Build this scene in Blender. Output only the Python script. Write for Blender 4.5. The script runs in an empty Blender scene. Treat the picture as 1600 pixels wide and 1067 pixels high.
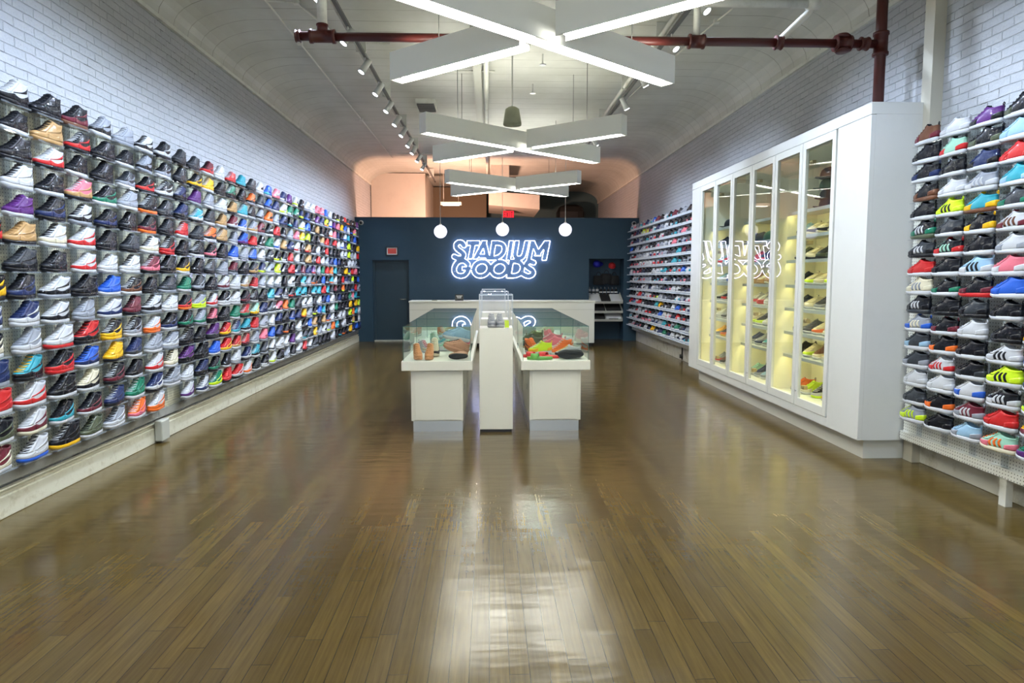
import bpy, math, random
import numpy as np
from mathutils import Vector, Matrix
random.seed(11)
PI = math.pi
R = math.radians
SC = bpy.context.scene
COL = SC.collection

# ------------------------------------------------------------------ camera, world, exposure
cam = bpy.data.cameras.new('camera')
cam.lens = 22.5; cam.sensor_width = 36; cam.shift_y = -17.5/1600; cam.clip_end = 100
camo = bpy.data.objects.new('camera', cam); COL.objects.link(camo)
camo.location = (0, 0, 1.6)
camo.rotation_euler = (PI/2-math.atan(.083), 0, -math.atan(.037))
SC.camera = camo
SC.view_settings.view_transform = 'Standard'
SC.view_settings.look = 'None'
SC.view_settings.exposure = 1.8
SC.view_settings.gamma = 1
SC.view_settings.use_curve_mapping = False
w = bpy.data.worlds.new('world'); SC.world = w; w.use_nodes = True
w.node_tree.nodes['Background'].inputs[0].default_value = (.75, .88, 1, 1)
w.node_tree.nodes['Background'].inputs[1].default_value = .6
try:
    SC.cycles.max_bounces = 8; SC.cycles.diffuse_bounces = 3; SC.cycles.glossy_bounces = 4
    SC.cycles.transmission_bounces = 4; SC.cycles.transparent_max_bounces = 24
    SC.cycles.caustics_reflective = False; SC.cycles.caustics_refractive = False
    SC.cycles.sample_clamp_indirect = 4
except Exception:
    pass

TUBE_E = 17.0      # fluorescent tubes
SPOT_W = 62.0      # track spots
LED_E = 11.0        # cabinet led strips

# ------------------------------------------------------------------ materials
def nm(name):
    m = bpy.data.materials.new(name); m.use_nodes = True
    nt = m.node_tree; b = nt.nodes['Principled BSDF']
    return m, nt, b
def N(nt, t, **k):
    n = nt.nodes.new(t)
    for a, v in k.items(): setattr(n, a, v)
    return n
def pm(name, col, rough=.5, metal=0, coat=0, emis=None, es=0, spec=None):
    m, nt, b = nm(name)
    b.inputs['Base Color'].default_value = (*col, 1); b.inputs['Roughness'].default_value = rough
    b.inputs['Metallic'].default_value = metal; b.inputs['Coat Weight'].default_value = coat
    if spec is not None: b.inputs['Specular IOR Level'].default_value = spec
    if emis:
        b.inputs['Emission Color'].default_value = (*emis, 1); b.inputs['Emission Strength'].default_value = es
    return m
def math_n(nt, op, a, b=None, c=None):
    n = N(nt, 'ShaderNodeMath', operation=op)
    for i, v in enumerate((a, b, c)):
        if v is None: continue
        if isinstance(v, (int, float)): n.inputs[i].default_value = v
        else: nt.links.new(v, n.inputs[i])
    return n.outputs[0]
def mixc(nt, fac, a, b, mode='MIX'):
    n = N(nt, 'ShaderNodeMix', data_type='RGBA', blend_type=mode)
    for i, v in ((0, fac), (6, a), (7, b)):
        if isinstance(v, (int, float)): n.inputs[i].default_value = v
        elif isinstance(v, tuple): n.inputs[i].default_value = (*v, 1)
        else: nt.links.new(v, n.inputs[i])
    return n.outputs[2]
def ramp(nt, src, lo, hi, a=0., b=1.):
    n = N(nt, 'ShaderNodeMapRange'); nt.links.new(src, n.inputs[0])
    for i, v in enumerate((lo, hi, a, b)): n.inputs[i+1].default_value = v
    return n.outputs[0]
def coords(nt, swap=None):
    tc = N(nt, 'ShaderNodeTexCoord'); s = N(nt, 'ShaderNodeSeparateXYZ'); nt.links.new(tc.outputs['Object'], s.inputs[0])
    if not swap: return tc.outputs['Object'], s
    c = N(nt, 'ShaderNodeCombineXYZ')
    for i, ch in enumerate(swap): nt.links.new(s.outputs['XYZ'.index(ch)], c.inputs[i])
    return c.outputs[0], s
def noise(nt, vec, scale, det=3, rough=.5):
    n = N(nt, 'ShaderNodeTexNoise'); n.inputs['Scale'].default_value = scale; n.inputs['Detail'].default_value = det
    n.inputs['Roughness'].default_value = rough; nt.links.new(vec, n.inputs['Vector']); return n
def bump(nt, b, h, strength=.3, dist=.01, prev=None):
    n = N(nt, 'ShaderNodeBump'); n.inputs['Strength'].default_value = strength; n.inputs['Distance'].default_value = dist
    nt.links.new(h, n.inputs['Height'])
    if prev: nt.links.new(prev, n.inputs['Normal'])
    if b: nt.links.new(n.outputs[0], b.inputs['Normal'])
    return n.outputs[0]

def m_brick():
    m, nt, b = nm('painted_brick')
    v, s = coords(nt, 'YZX')
    wob = noise(nt, v, 4.5, 3)
    vv = N(nt, 'ShaderNodeVectorMath', operation='MULTIPLY_ADD'); nt.links.new(wob.outputs['Color'], vv.inputs[0])
    vv.inputs[1].default_value = (.025, .02, 0); nt.links.new(v, vv.inputs[2])
    br = N(nt, 'ShaderNodeTexBrick'); nt.links.new(vv.outputs[0], br.inputs['Vector'])
    br.inputs['Scale'].default_value = 1; br.inputs['Mortar Size'].default_value = .005; br.inputs['Mortar Smooth'].default_value = .7
    br.inputs['Brick Width'].default_value = .205; br.inputs['Row Height'].default_value = .068
    br.inputs['Color1'].default_value = (.45, .46, .49, 1); br.inputs['Color2'].default_value = (.40, .42, .45, 1)
    br.inputs['Mortar'].default_value = (.38, .395, .42, 1)
    n1 = noise(nt, v, 1.6, 5, .65); n2 = noise(nt, v, 14, 4, .6)
    cr = math_n(nt, 'MULTIPLY', ramp(nt, n1.outputs[0], .46, .62, .10, 1), ramp(nt, n2.outputs[0], .52, .58))
    dark = math_n(nt, 'MULTIPLY', cr, br.outputs['Fac'])
    c = mixc(nt, math_n(nt, 'MULTIPLY', dark, .95), br.outputs['Color'], (.035, .03, .02))
    st = noise(nt, v, .7, 4, .6)
    c = mixc(nt, ramp(nt, st.outputs[0], .42, .75, 0, .35), c, (.36, .355, .31))
    nt.links.new(c, b.inputs['Base Color']); b.inputs['Roughness'].default_value = .42
    h = math_n(nt, 'MULTIPLY_ADD', br.outputs['Fac'], -1, math_n(nt, 'MULTIPLY', noise(nt, v, 22, 5, .65).outputs[0], 1.3))
    bump(nt, b, h, .8, .008)
    return m
def m_ceiling():
    m, nt, b = nm('ceiling_boards')
    v, s = coords(nt)
    f = math_n(nt, 'FRACT', math_n(nt, 'MULTIPLY', s.outputs[1], 1/.31))
    line = math_n(nt, 'LESS_THAN', math_n(nt, 'ABSOLUTE', math_n(nt, 'SUBTRACT', f, .5)), .02)
    n1 = noise(nt, v, 1.2, 5, .6)
    c = mixc(nt, ramp(nt, n1.outputs[0], .35, .7), (.54, .54, .49), (.43, .43, .38))
    c = mixc(nt, math_n(nt, 'MULTIPLY', line, ramp(nt, noise(nt, v, 2.3, 3).outputs[0], .35, .6, .15, .75)), c, (.17, .16, .12))
    nt.links.new(c, b.inputs['Base Color']); b.inputs['Roughness'].default_value = .5
    bump(nt, b, math_n(nt, 'MULTIPLY_ADD', line, -1, n1.outputs[0]), .4, .01)
    return m
def m_floor():
    m, nt, b = nm('floor_hardwood')
    v, s = coords(nt, 'YXZ')
    row = math_n(nt, 'FLOOR', math_n(nt, 'MULTIPLY', s.outputs[0], 1/.082))
    wn = N(nt, 'ShaderNodeTexWhiteNoise', noise_dimensions='1D'); nt.links.new(row, wn.inputs['W'])
    cv = N(nt, 'ShaderNodeCombineXYZ'); nt.links.new(math_n(nt, 'MULTIPLY_ADD', wn.outputs['Value'], 9.7, s.outputs[1]), cv.inputs[0]); nt.links.new(s.outputs[0], cv.inputs[1])
    br = N(nt, 'ShaderNodeTexBrick'); nt.links.new(cv.outputs[0], br.inputs['Vector'])
    br.inputs['Scale'].default_value = 1; br.inputs['Mortar Size'].default_value = .0014; br.inputs['Mortar Smooth'].default_value = .2
    br.inputs['Brick Width'].default_value = 1.3; br.inputs['Row Height'].default_value = .082; br.offset = 0
    br.inputs['Color1'].default_value = (0, 0, 0, 1); br.inputs['Color2'].default_value = (1, 1, 1, 1); br.inputs['Mortar'].default_value = (.5, .5, .5, 1)
    gm = N(nt, 'ShaderNodeMapping'); gm.inputs['Scale'].default_value = (1.5, 34, 1); nt.links.new(v, gm.inputs['Vector'])
    g = noise(nt, gm.outputs[0], 2.0, 5, .6)
    c = mixc(nt, br.outputs['Color'], (.082, .054, .013), (.140, .095, .026))
    c = mixc(nt, ramp(nt, g.outputs[0], .3, .7, 0, .6), c, (.045, .026, .006))
    wr = noise(nt, v, 1.1, 5, .65)
    c = mixc(nt, ramp(nt, wr.outputs[0], .4, .8, 0, .3), c, (.12, .085, .038))
    c = mixc(nt, br.outputs['Fac'], c, (.016, .010, .004))
    nt.links.new(c, b.inputs['Base Color'])
    sm = noise(nt, v, 2.2, 6, .7)
    nt.links.new(ramp(nt, sm.outputs[0], .3, .7, .15, .22), b.inputs['Roughness'])
    b.inputs['Specular IOR Level'].default_value = .5
    # slight cupping of each strip and long waves of the worn floor
    wv = N(nt, 'ShaderNodeMapping'); wv.inputs['Scale'].default_value = (5, 1.4, 1); nt.links.new(v, wv.inputs['Vector'])
    w1 = noise(nt, wv.outputs[0], 1.6, 2)
    h = math_n(nt, 'MULTIPLY', w1.outputs[0], 1.0)
    bump(nt, b, h, .35, .008)
    return m
def m_peg(name, col, pitch=.0254):
    m, nt, b = nm(name)
    v, s = coords(nt)
    fy = math_n(nt, 'SUBTRACT', math_n(nt, 'FRACT', math_n(nt, 'MULTIPLY', s.outputs[1], 1/pitch)), .5)
    fz = math_n(nt, 'SUBTRACT', math_n(nt, 'FRACT', math_n(nt, 'MULTIPLY', s.outputs[2], 1/pitch)), .5)
    d = math_n(nt, 'SQRT', math_n(nt, 'ADD', math_n(nt, 'MULTIPLY', fy, fy), math_n(nt, 'MULTIPLY', fz, fz)))
    hole = math_n(nt, 'LESS_THAN', d, .16)
    c = mixc(nt, hole, col, (.06, .06, .05))
    nt.links.new(c, b.inputs['Base Color']); b.inputs['Roughness'].default_value = .4
    bump(nt, b, math_n(nt, 'MULTIPLY', hole, -1), .3, .004)
    return m
def m_dirty(name, col, dirt, scale=6, rough=.5, lo=.5, hi=.72):
    m, nt, b = nm(name)
    v, s = coords(nt)
    n1 = noise(nt, v, scale, 6, .7)
    c = mixc(nt, ramp(nt, n1.outputs[0], lo, hi, 0, .8), col, dirt)
    nt.links.new(c, b.inputs['Base Color']); b.inputs['Roughness'].default_value = rough
    bump(nt, b, n1.outputs[0], .25, .01)
    return m
def m_glass(name, tint=(.93, .97, .95), ior=1.5, body=0.0, bcol=(.8, .85, .9), grough=0.0):
    m = bpy.data.materials.new(name); m.use_nodes = True; nt = m.node_tree
    nt.nodes.remove(nt.nodes['Principled BSDF']); out = nt.nodes['Material Output']
    tr = N(nt, 'ShaderNodeBsdfTransparent'); tr.inputs[0].default_value = (*tint, 1)
    gl = N(nt, 'ShaderNodeBsdfGlossy'); gl.inputs['Roughness'].default_value = grough; gl.inputs['Color'].default_value = (1, 1, 1, 1)
    fr = N(nt, 'ShaderNodeFresnel'); fr.inputs[0].default_value = ior
    mx = N(nt, 'ShaderNodeMixShader'); gg = N(nt, 'ShaderNodeNewGeometry')
    nt.links.new(math_n(nt, 'MULTIPLY', fr.outputs[0], math_n(nt, 'SUBTRACT', 1, gg.outputs['Backfacing'])), mx.inputs[0]); nt.links.new(tr.outputs[0], mx.inputs[1]); nt.links.new(gl.outputs[0], mx.inputs[2])
    last = mx.outputs[0]
    if body:
        df = N(nt, 'ShaderNodeBsdfDiffuse'); df.inputs[0].default_value = (*bcol, 1)
        m2 = N(nt, 'ShaderNodeMixShader'); m2.inputs[0].default_value = body
        nt.links.new(last, m2.inputs[1]); nt.links.new(df.outputs[0], m2.inputs[2]); last = m2.outputs[0]
    nt.links.new(last, out.inputs[0])
    return m
def m_emit(name, col, s):
    m = bpy.data.materials.new(name); m.use_nodes = True; nt = m.node_tree
    nt.nodes.remove(nt.nodes['Principled BSDF'])
    e = N(nt, 'ShaderNodeEmission'); e.inputs[0].default_value = (*col, 1); e.inputs[1].default_value = s
    nt.links.new(e.outputs[0], nt.nodes['Material Output'].inputs[0]); return m

M = dict(
    brick=m_brick(), ceil=m_ceiling(), floor=m_floor(),
    peg=m_peg('pegboard_cream', (.80, .79, .62)), peg_w=m_peg('pegboard_white', (.78, .79, .74)),
    ledge=m_dirty('grey_ledge', (.30, .30, .27), (.16, .15, .12), 5), base=m_dirty('worn_cream_paint', (.60, .58, .46), (.30, .25, .13), 13, lo=.52, hi=.8),
    basew=m_dirty('stained_white_paint', (.62, .61, .54), (.25, .21, .10), 5, lo=.5, hi=.75),
    navy=m_dirty('slate_blue_paint', (.020, .058, .100), (.028, .066, .105), 3, rough=.55), navy2=pm('slate_blue_door', (.024, .052, .078), .45),
    white=pm('white_lacquer', (.82, .81, .73), .38), white2=pm('white_laminate', (.70, .70, .65), .35), cabwhite=m_dirty('white_satin_board', (.66, .66, .63), (.62, .62, .59), 2, .4),
    chrome=pm('brushed_steel', (.62, .62, .6), .28, 1), dark=pm('black_gap', (.012, .012, .012), .6), black=pm('black_plastic', (.012, .012, .014), .35),
    red=pm('red_oxide_pipe', (.065, .008, .005), .45), pipew=m_dirty('white_painted_pipe', (.62, .62, .56), (.42, .41, .35), 4), track=pm('white_track', (.55, .56, .54), .4),
    grout=pm('dark_track', (.10, .10, .095), .5), housing=pm('white_fixture_metal', (.86, .86, .82), .45), beige=pm('beige_paint', (.50, .47, .38), .5),
    uplight=m_emit('uplight_lens', (1, 1, .88), 8.0), tube=m_emit('fluorescent_lens', (1, 1, .90), TUBE_E), spotface=m_emit('spot_lens', (.85, .93, 1), 14), globe=m_emit('globe_glass_lit', (.80, .80, 1), .55),
    neon=m_emit('neon_tube_lit', (.66, .66, 1), 12), led=m_emit('cabinet_led_strip', (1, .86, .36), LED_E), exit=m_emit('exit_face_lit', (1, .02, .035), .55),
    glass=m_glass('case_glass', (.955, .985, .972), 1.55), door_glass=m_glass('cabinet_door_glass', (.93, .95, .93), 1.55),
    acrylic=m_glass('clear_acrylic', (.93, .95, .97), 1.5, .07, (.85, .9, .95), .05), acrylic_box=m_glass('acrylic_cover', (.985, .985, .99), 1.35, .008),
    edge=pm('acrylic_edge', (.60, .66, .72), .25, emis=None), gedge=pm('glass_edge_green', (.10, .22, .20), .15),
    shelfgrey=pm('shelf_grey', (.50, .54, .52), .35), cabin=pm('cabinet_inside_cream', (.88, .86, .70), .4), duct=m_dirty('cream_duct', (.62, .55, .47), (.56, .49, .42), 3), teal=pm('teal_end_wall', (.055, .10, .105), .6),
    brown=pm('brown_recess', (.16, .11, .06), .6), paper_red=pm('red_paper', (.75, .10, .08), .6), paper=pm('white_paper', (.8, .8, .8), .6), brass=pm('brass_hinge', (.45, .36, .2), .35, 1),
    bell=m_dirty('green_grey_enamel', (.34, .35, .24), (.26, .27, .18), 8), grey=pm('grey_box', (.42, .42, .36), .5),
)
# shoe colours: letter -> (word, rgb)
SHOE = {
 'K': ('black', (.003, .004, .008)), 'D': ('dark grey', (.030, .035, .043)), 'S': ('silver grey', (.26, .28, .32)), 'W': ('white', (.50, .51, .53)),
 'R': ('red', (.50, .018, .02)), 'M': ('maroon', (.13, .015, .028)), 'N': ('navy', (.012, .024, .09)), 'B': ('blue', (.02, .10, .50)),
 'G': ('green', (.01, .16, .09)), 'L': ('olive', (.07, .085, .05)), 'T': ('tan', (.42, .25, .10)), 'Y': ('yellow', (.75, .42, .01)),
 'O': ('orange', (.75, .14, .02)), 'P': ('purple', (.09, .02, .15)), 'C': ('teal', (.03, .30, .38)), 'F': ('pink', (.65, .15, .20)),
 'V': ('lime', (.55, .75, .02)), 'E': ('cream', (.62, .57, .42)), 'A': ('brown', (.13, .05, .025)), 'H': ('pale blue', (.28, .45, .60)), 'J': ('mint', (.30, .55, .42)),
}
def shoe_mat(k, film):
    word, c = SHOE[k]
    m, nt, b = nm(('wrapped_' if film else 'plain_')+word.replace(' ', '_'))
    b.inputs['Base Color'].default_value = (*c, 1)
    v, s = coords(nt)
    if film:
        b.inputs['Roughness'].default_value = .5; b.inputs['Specular IOR Level'].default_value = .12; b.inputs['Coat Weight'].default_value = .6; b.inputs['Coat Roughness'].default_value = .08
        b.inputs['Coat IOR'].default_value = 1.5
        n1 = noise(nt, v, 19, 2, .5); nrm = bump(nt, None, n1.outputs[0], .9, .02)
        nt.links.new(nrm, b.inputs['Coat Normal']); nt.links.new(bump(nt, None, noise(nt, v, 60, 2).outputs[0], .2, .006), b.inputs['Normal'])
    else:
        b.inputs['Roughness'].default_value = .6
        n1 = noise(nt, v, 90, 2); bump(nt, b, n1.outputs[0], .3, .003)
    return m
FILM = {k: shoe_mat(k, True) for k in SHOE}
PLAIN = {k: shoe_mat(k, False) for k in SHOE}

# ------------------------------------------------------------------ mesh builder
class MB:
    def __init__(s): s.v = []; s.f = []; s.m = []
    def add(s, vs, fs, m=0):
        o = len(s.v); s.v += [tuple(p) for p in vs]; s.f += [tuple(i+o for i in f) for f in fs]; s.m += [m]*len(fs)
    def box(s, x0, x1, y0, y1, z0, z1, m=0):
        x0, x1 = sorted((x0, x1)); y0, y1 = sorted((y0, y1)); z0, z1 = sorted((z0, z1))
        s.add([(x0,y0,z0),(x1,y0,z0),(x1,y1,z0),(x0,y1,z0),(x0,y0,z1),(x1,y0,z1),(x1,y1,z1),(x0,y1,z1)],
              [(0,3,2,1),(4,5,6,7),(0,1,5,4),(1,2,6,5),(2,3,7,6),(3,0,4,7)], m)
    def obox(s, c, ax, ay, az, m=0):   # oriented box: centre and three half vectors
        c, ax, ay, az = map(Vector, (c, ax, ay, az)); vs = [c+ax*i+ay*j+az*k for k in (-1,1) for j in (-1,1) for i in (-1,1)]
        s.add(vs, [(0,2,3,1),(4,5,7,6),(0,1,5,4),(1,3,7,5),(3,2,6,7),(2,0,4,6)], m)
    def tube(s, pts, r, n=10, m=0, closed=False, cap=True):
        pts = [Vector(p) for p in pts]; L = len(pts); rr = r if isinstance(r, (list, tuple)) else [r]*L
        vs = []; prev = None
        for i, p in enumerate(pts):
            if closed: d = pts[(i+1) % L]-pts[i-1]
            else: d = pts[min(i+1, L-1)]-pts[max(i-1, 0)]
            d.normalize()
            if prev is None:
                a = Vector((0,0,1)) if abs(d.z) < .9 else Vector((1,0,0)); u = d.cross(a).normalized()
            else: u = (prev-d*prev.dot(d)).normalized()
            prev = u; w2 = d.cross(u)
            vs += [p+(u*math.cos(2*PI*k/n)+w2*math.sin(2*PI*k/n))*rr[i] for k in range(n)]
        fs = []
        for i in range(L if closed else L-1):
            a = i*n; b = ((i+1) % L)*n
            fs += [(a+k, a+(k+1) % n, b+(k+1) % n, b+k) for k in range(n)]
        if cap and not closed: fs += [tuple(range(n))[::-1], tuple(range((L-1)*n, L*n))]
        s.add(vs, fs, m)
    def lathe(s, prof, c=(0,0,0), n=24, m=0, sx=1, sy=1):
        vs = [(c[0]+r*math.cos(2*PI*k/n)*sx, c[1]+r*math.sin(2*PI*k/n)*sy, c[2]+z) for r, z in prof for k in range(n)]
        fs = [(i*n+k, i*n+(k+1) % n, (i+1)*n+(k+1) % n, (i+1)*n+k) for i in range(len(prof)-1) for k in range(n)]
        fs += [tuple(range(n))[::-1], tuple(range((len(prof)-1)*n, len(prof)*n))]
        s.add(vs, fs, m)
    def extrude_x(s, poly, x0, x1, m=0):   # poly in (y,z)
        n = len(poly); vs = [(x0, y, z) for y, z in poly]+[(x1, y, z) for y, z in poly]
        s.add(vs, [(i, (i+1) % n, n+(i+1) % n, n+i) for i in range(n)]+[tuple(range(n))[::-1], tuple(range(n, 2*n))], m)
    def extrude_y(s, poly, y0, y1, m=0):   # poly in (x,z)
        n = len(poly); vs = [(x, y0, z) for x, z in poly]+[(x, y1, z) for x, z in poly]
        s.add(vs, [(i, n+i, n+(i+1) % n, (i+1) % n) for i in range(n)]+[tuple(range(n)), tuple(range(n, 2*n))[::-1]], m)
    def mesh(s, name, mats, smooth=False):
        me = bpy.data.meshes.new(name); me.from_pydata(s.v, [], s.f)
        for mt in mats: me.materials.append(mt)
        if len(mats) > 1: me.polygons.foreach_set('material_index', s.m)
        if smooth: me.polygons.foreach_set('use_smooth', [True]*len(s.f))
        me.update(); return me
    def build(s, name, mats, parent=None, smooth=False, bevel=0, loc=None):
        if not isinstance(mats, (list, tuple)): mats = [mats]
        o = bpy.data.objects.new(name, s.mesh(name, mats, smooth)); COL.objects.link(o)
        if parent: o.parent = parent
        if loc: o.location = loc
        if bevel:
            b = o.modifiers.new('bevel', 'BEVEL'); b.width = bevel; b.segments = 2; b.limit_method = 'ANGLE'
        return o
def tag(o, label, cat, group=None):
    o['label'] = label; o['category'] = cat
    if group: o['group'] = group
    return o
def thing(name, label, cat, loc=(0,0,0), rotz=0, group=None):
    o = bpy.data.objects.new(name, None); COL.objects.link(o); o.location = loc; o.rotation_euler = (0, 0, rotz); o.empty_display_size = .1
    return tag(o, label, cat, group)
def struct(name, mb, mats, **k):
    o = mb.build(name, mats, **k); o['kind'] = 'structure'; return o
def bx(*a):
    m = MB(); m.box(*a); return m
def kids(o): return list(o.children)
ORD = ['first','second','third','fourth','fifth','sixth','seventh','eighth','ninth','tenth','eleventh','twelfth','thirteenth','fourteenth','fifteenth','sixteenth','seventeenth']

# ------------------------------------------------------------------ room shell
XL, XR, YB, Y0, YE = -3.27, 3.76, 16.0, -2.5, 22.0
struct('floor', bx(XL-.3, XR+.3, Y0-.3, YE+.3, -.12, 0), M['floor'])
struct('wall_left', bx(XL-.2, XL, Y0, YE, 0, 4.2), M['brick'])
struct('wall_right', bx(XR, XR+.2, Y0, YE, 0, 4.2), M['brick'])
struct('wall_end', bx(XL-.2, XR+.2, YE, YE+.2, 0, 4.9), M['teal'])
# shop front behind the camera: solid wall with a wide window opening
fm = MB(); fm.box(XL-.2, XR+.2, Y0-.2, Y0, 3.4, 4.9); fm.box(XL-.2, XL+.6, Y0-.2, Y0, 0, 3.4); fm.box(XR-.6, XR+.2, Y0-.2, Y0, 0, 3.4); fm.box(XL+.6, XR-.6, Y0-.2, Y0, 0, .5)
struct('wall_front', fm, M['cabwhite'])
# ceiling with coves
prof = [(XL, 4.17)]
for k in range(0, 9):
    a = R(90)*k/8
    prof.append((XL+.03+.66*(1-math.cos(a)), 4.19+.31*math.sin(a)))
pr2 = []
for k in range(0, 9):
    a = R(90)*k/8
    pr2.append((XR-.03-.66*(1-math.cos(a)), 4.14+.36*math.sin(a)))
pr2.append((XR, 4.12)); 
prof = prof+pr2[:9][::-1]+[(XR, 4.12)]
cm = MB(); n = len(prof)
top = [(XR+.2, 4.12), (XR+.2, 4.9), (XL-.2, 4.9), (XL-.2, 4.17)]
cm.extrude_y(prof+top, Y0-.2, YE+.2)
ce = struct('ceiling', cm, M['ceil'])
for p in ce.data.polygons: p.use_smooth = False
# crown lines where wall meets cove
struct('trim_1', bx(XL, XL+.035, Y0, YE, 4.145, 4.185), M['pipew'])
struct('trim_2', bx(XR-.035, XR, Y0, YE, 4.095, 4.135), M['pipew'])
struct('trim_3', bx(XR-.10, XR, 5.30, 5.42, 0, 4.12), M['beige'])      # painted chase beside the cabinet

# back partition with door recess and display niche
bw = MB(); T = 3.05
DX0, DX1, DZ = -2.86, -1.96, 2.02
NX0, NX1, NZ = 2.52, 3.40, 2.06
bw.box(XL, DX0, YB, YB+.25, 0, T); bw.box(DX0, DX1, YB, YB+.25, DZ, T); bw.box(DX1, NX0, YB, YB+.25, 0, T)
bw.box(NX0, NX1, YB, YB+.25, NZ, T); bw.box(NX1, XR, YB, YB+.25, 0, T)
bw.box(NX0-.02, NX1+.02, YB+.45, YB+.5, 0, NZ+.02); bw.box(NX0-.05, NX0, YB+.25, YB+.5, 0, NZ+.02); bw.box(NX1, NX1+.05, YB+.25, YB+.5, 0, NZ+.02); bw.box(NX0-.02, NX1+.02, YB+.25, YB+.5, NZ, NZ+.05)
struct('wall_back', bw, M['navy'])
struct('trim_4', bx(XL, XR, YB-.012, YB+.26, T, T+.02), M['navy2'])
d = struct('door_1', bx(DX0+.05, DX1-.05, YB+.13, YB+.18, .012, DZ-.05), M['navy2'])
df = MB(); df.box(DX0, DX0+.05, YB+.08, YB+.2, 0, DZ); df.box(DX1-.05, DX1, YB+.08, YB+.2, 0, DZ); df.box(DX0+.05, DX1-.05, YB+.08, YB+.2, DZ-.05, DZ)
df.build('door_frame', M['navy2'], d)
h = MB(); h.tube([(DX1-.12, YB+.13, 1.05), (DX1-.12, YB+.06, 1.05), (DX1-.24, YB+.06, 1.05)], .011, 8); h.lathe([(.028,0),(.028,.012)], (DX1-.12, YB+.12, 1.04), 12); h.build('door_handle', M['chrome'], d, True)
struct('trim_5', bx(DX0+.02, DX1-.02, YB+.02, YB+.12, 0, .03), M['pipew'])

# base boards of the long walls
def base(side, X, sgn, y0, y1, name):
    m = MB(); m.box(X, X+sgn*.05, y0, y1, 0, .15); m.box(X, X+sgn*.032, y0, y1, .15, .178); m.box(X, X+sgn*.045, y0, y1, .178, .195)
    return struct(name, m, M['base'], bevel=.006)
base('l', XL, 1, Y0, YB, 'baseboard_left')
m = MB(); m.box(XR-.03, XR, Y0, 5.38, 0, .24); m.box(XR-.03, XR, 10.2, YB, 0, .36); struct('baseboard_right', m, M['basew'], bevel=.006)

# ------------------------------------------------------------------ pegboard display panels
LY0 = 4.13; LDY = .328; NCOL = 36
def peg(name, X, sgn, y0, y1, z0, z1, mt, label, ledge=True):
    root = thing(name, label, 'panel', (X, (y0+y1)/2, z0), 0)
    b = MB(); b.box(0, sgn*.02, y0-(y0+y1)/2, y1-(y0+y1)/2, 0, z1-z0); b.build('perforated_board', mt, root)
    if ledge:
        l = MB(); l.box(0, sgn*.05, y0-(y0+y1)/2, y1-(y0+y1)/2, -.07, 0); l.build('bottom_rail', M['ledge'] if sgn > 0 else M['peg_w'], root)
    return root
secs = [(3.4, 6.28), (6.285, 8.9), (8.905, 11.5), (11.505, 15.95)]
labs = ['cream perforated board on the brick wall, shelf section with the largest-looking high-tops', 'cream perforated board behind high-tops, second section of the long wall',
        'cream perforated board behind high-tops, third section of the long wall', 'cream perforated board behind high-tops, section ending at the blue partition']
for (a, b), l in zip(secs, labs): peg('pegboard_panel', XL+.001, 1, a, b, .30, 2.76, M['peg'], l)
peg('pegboard_panel', XR-.12, -1, 3.0, 5.37, .27, 2.72, M['peg_w'], 'white perforated board beside the tall cabinet, carrying running shoes')
peg('pegboard_panel', XR-.10, -1, 10.2, 15.95, .36, 2.76, M['peg_w'], 'white perforated board between the tall cabinet and the blue partition')
# posts holding the deeper board off the brick
for y, l in ((4.25, 'white square post under the running shoe board'),):
    tag(bx(XR-.16, XR-.11, y-.03, y+.03, 0, .27).build('support_post', M['basew']), l, 'post')
tag(bx(XL+.055, XL+.13, 6.18, 6.33, .02, .22).build('junction_box', M['grey'], bevel=.01), 'grey metal outlet box standing on the baseboard of the high-top wall', 'box')
m = MB(); m.tube([(XR-.035, 12.1, .02), (XR-.035, 12.1, .36)], .018, 8); m.tube([(XR-.05, 12.1, .05), (XR-.05, 12.1, .12)], .04, 8)
tag(m.build('pipe_stub', M['black'], None, True), 'short black pipe with valve at the foot of the white wall', 'pipe')

# ------------------------------------------------------------------ shoes
HI = [(.028,.024,.006,.290,.0455), (.042,.038,.001,.297,.047), (.055,.051,.000,.295,.0475), (.069,.063,.001,.280,.0462), (.084,.077,.002,.254,.044), (.099,.092,.003,.225,.0415),
      (.114,.109,.004,.195,.039), (.129,.128,.003,.167,.037), (.145,.150,.001,.141,.036), (.160,.172,.000,.121,.0355)]
HI_IN = [(.163,.176,.006,.116,.0305), (.150,.156,.013,.106,.0255), (.095,.095,.03,.10,.016)]
LO = [(.029,.018,.008,.276,.042), (.041,.031,.002,.283,.0445), (.053,.047,.001,.279,.0445), (.062,.057,.002,.264,.043), (.070,.068,.003,.242,.0405), (.078,.080,.004,.214,.0375),
      (.087,.092,.004,.186,.035), (.097,.104,.003,.160,.033), (.101,.121,.000,.138,.033)]
LO_IN = [(.104,.124,.005,.132,.028), (.095,.104,.012,.120,.023), (.060,.060,.03,.11,.016)]
def shoe_pt(T_, t, th, off=0., dip=.02):
    i = max(0, min(len(T_)-2, int(t))); f = t-i
    a, b = T_[i], T_[i+1]; zb, zf, xb, xf, wd = [p+(q-p)*f for p, q in zip(a, b)]
    u = (1+math.cos(th))/2; sn = math.sin(th)
    mod = .80+.22*math.exp(-((u-.70)/.26)**2)+.03*math.exp(-((u-.12)/.15)**2)
    kk = t/(len(T_)-1); mod = mod*(1-kk)+.98*kk
    x = xb-off+(xf-xb+2*off)*u
    y = (wd*mod+off)*math.copysign(abs(sn)**.72, sn)
    z = zb+(zf-zb)*u - dip*max(0, kk-.45)/.55*math.sin(PI*min(1, max(0, u)))
    z += .010*max(0, (x/.29-.78)/.22)**2 * (1-kk)
    return Vector((x-.148, y, z))
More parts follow.
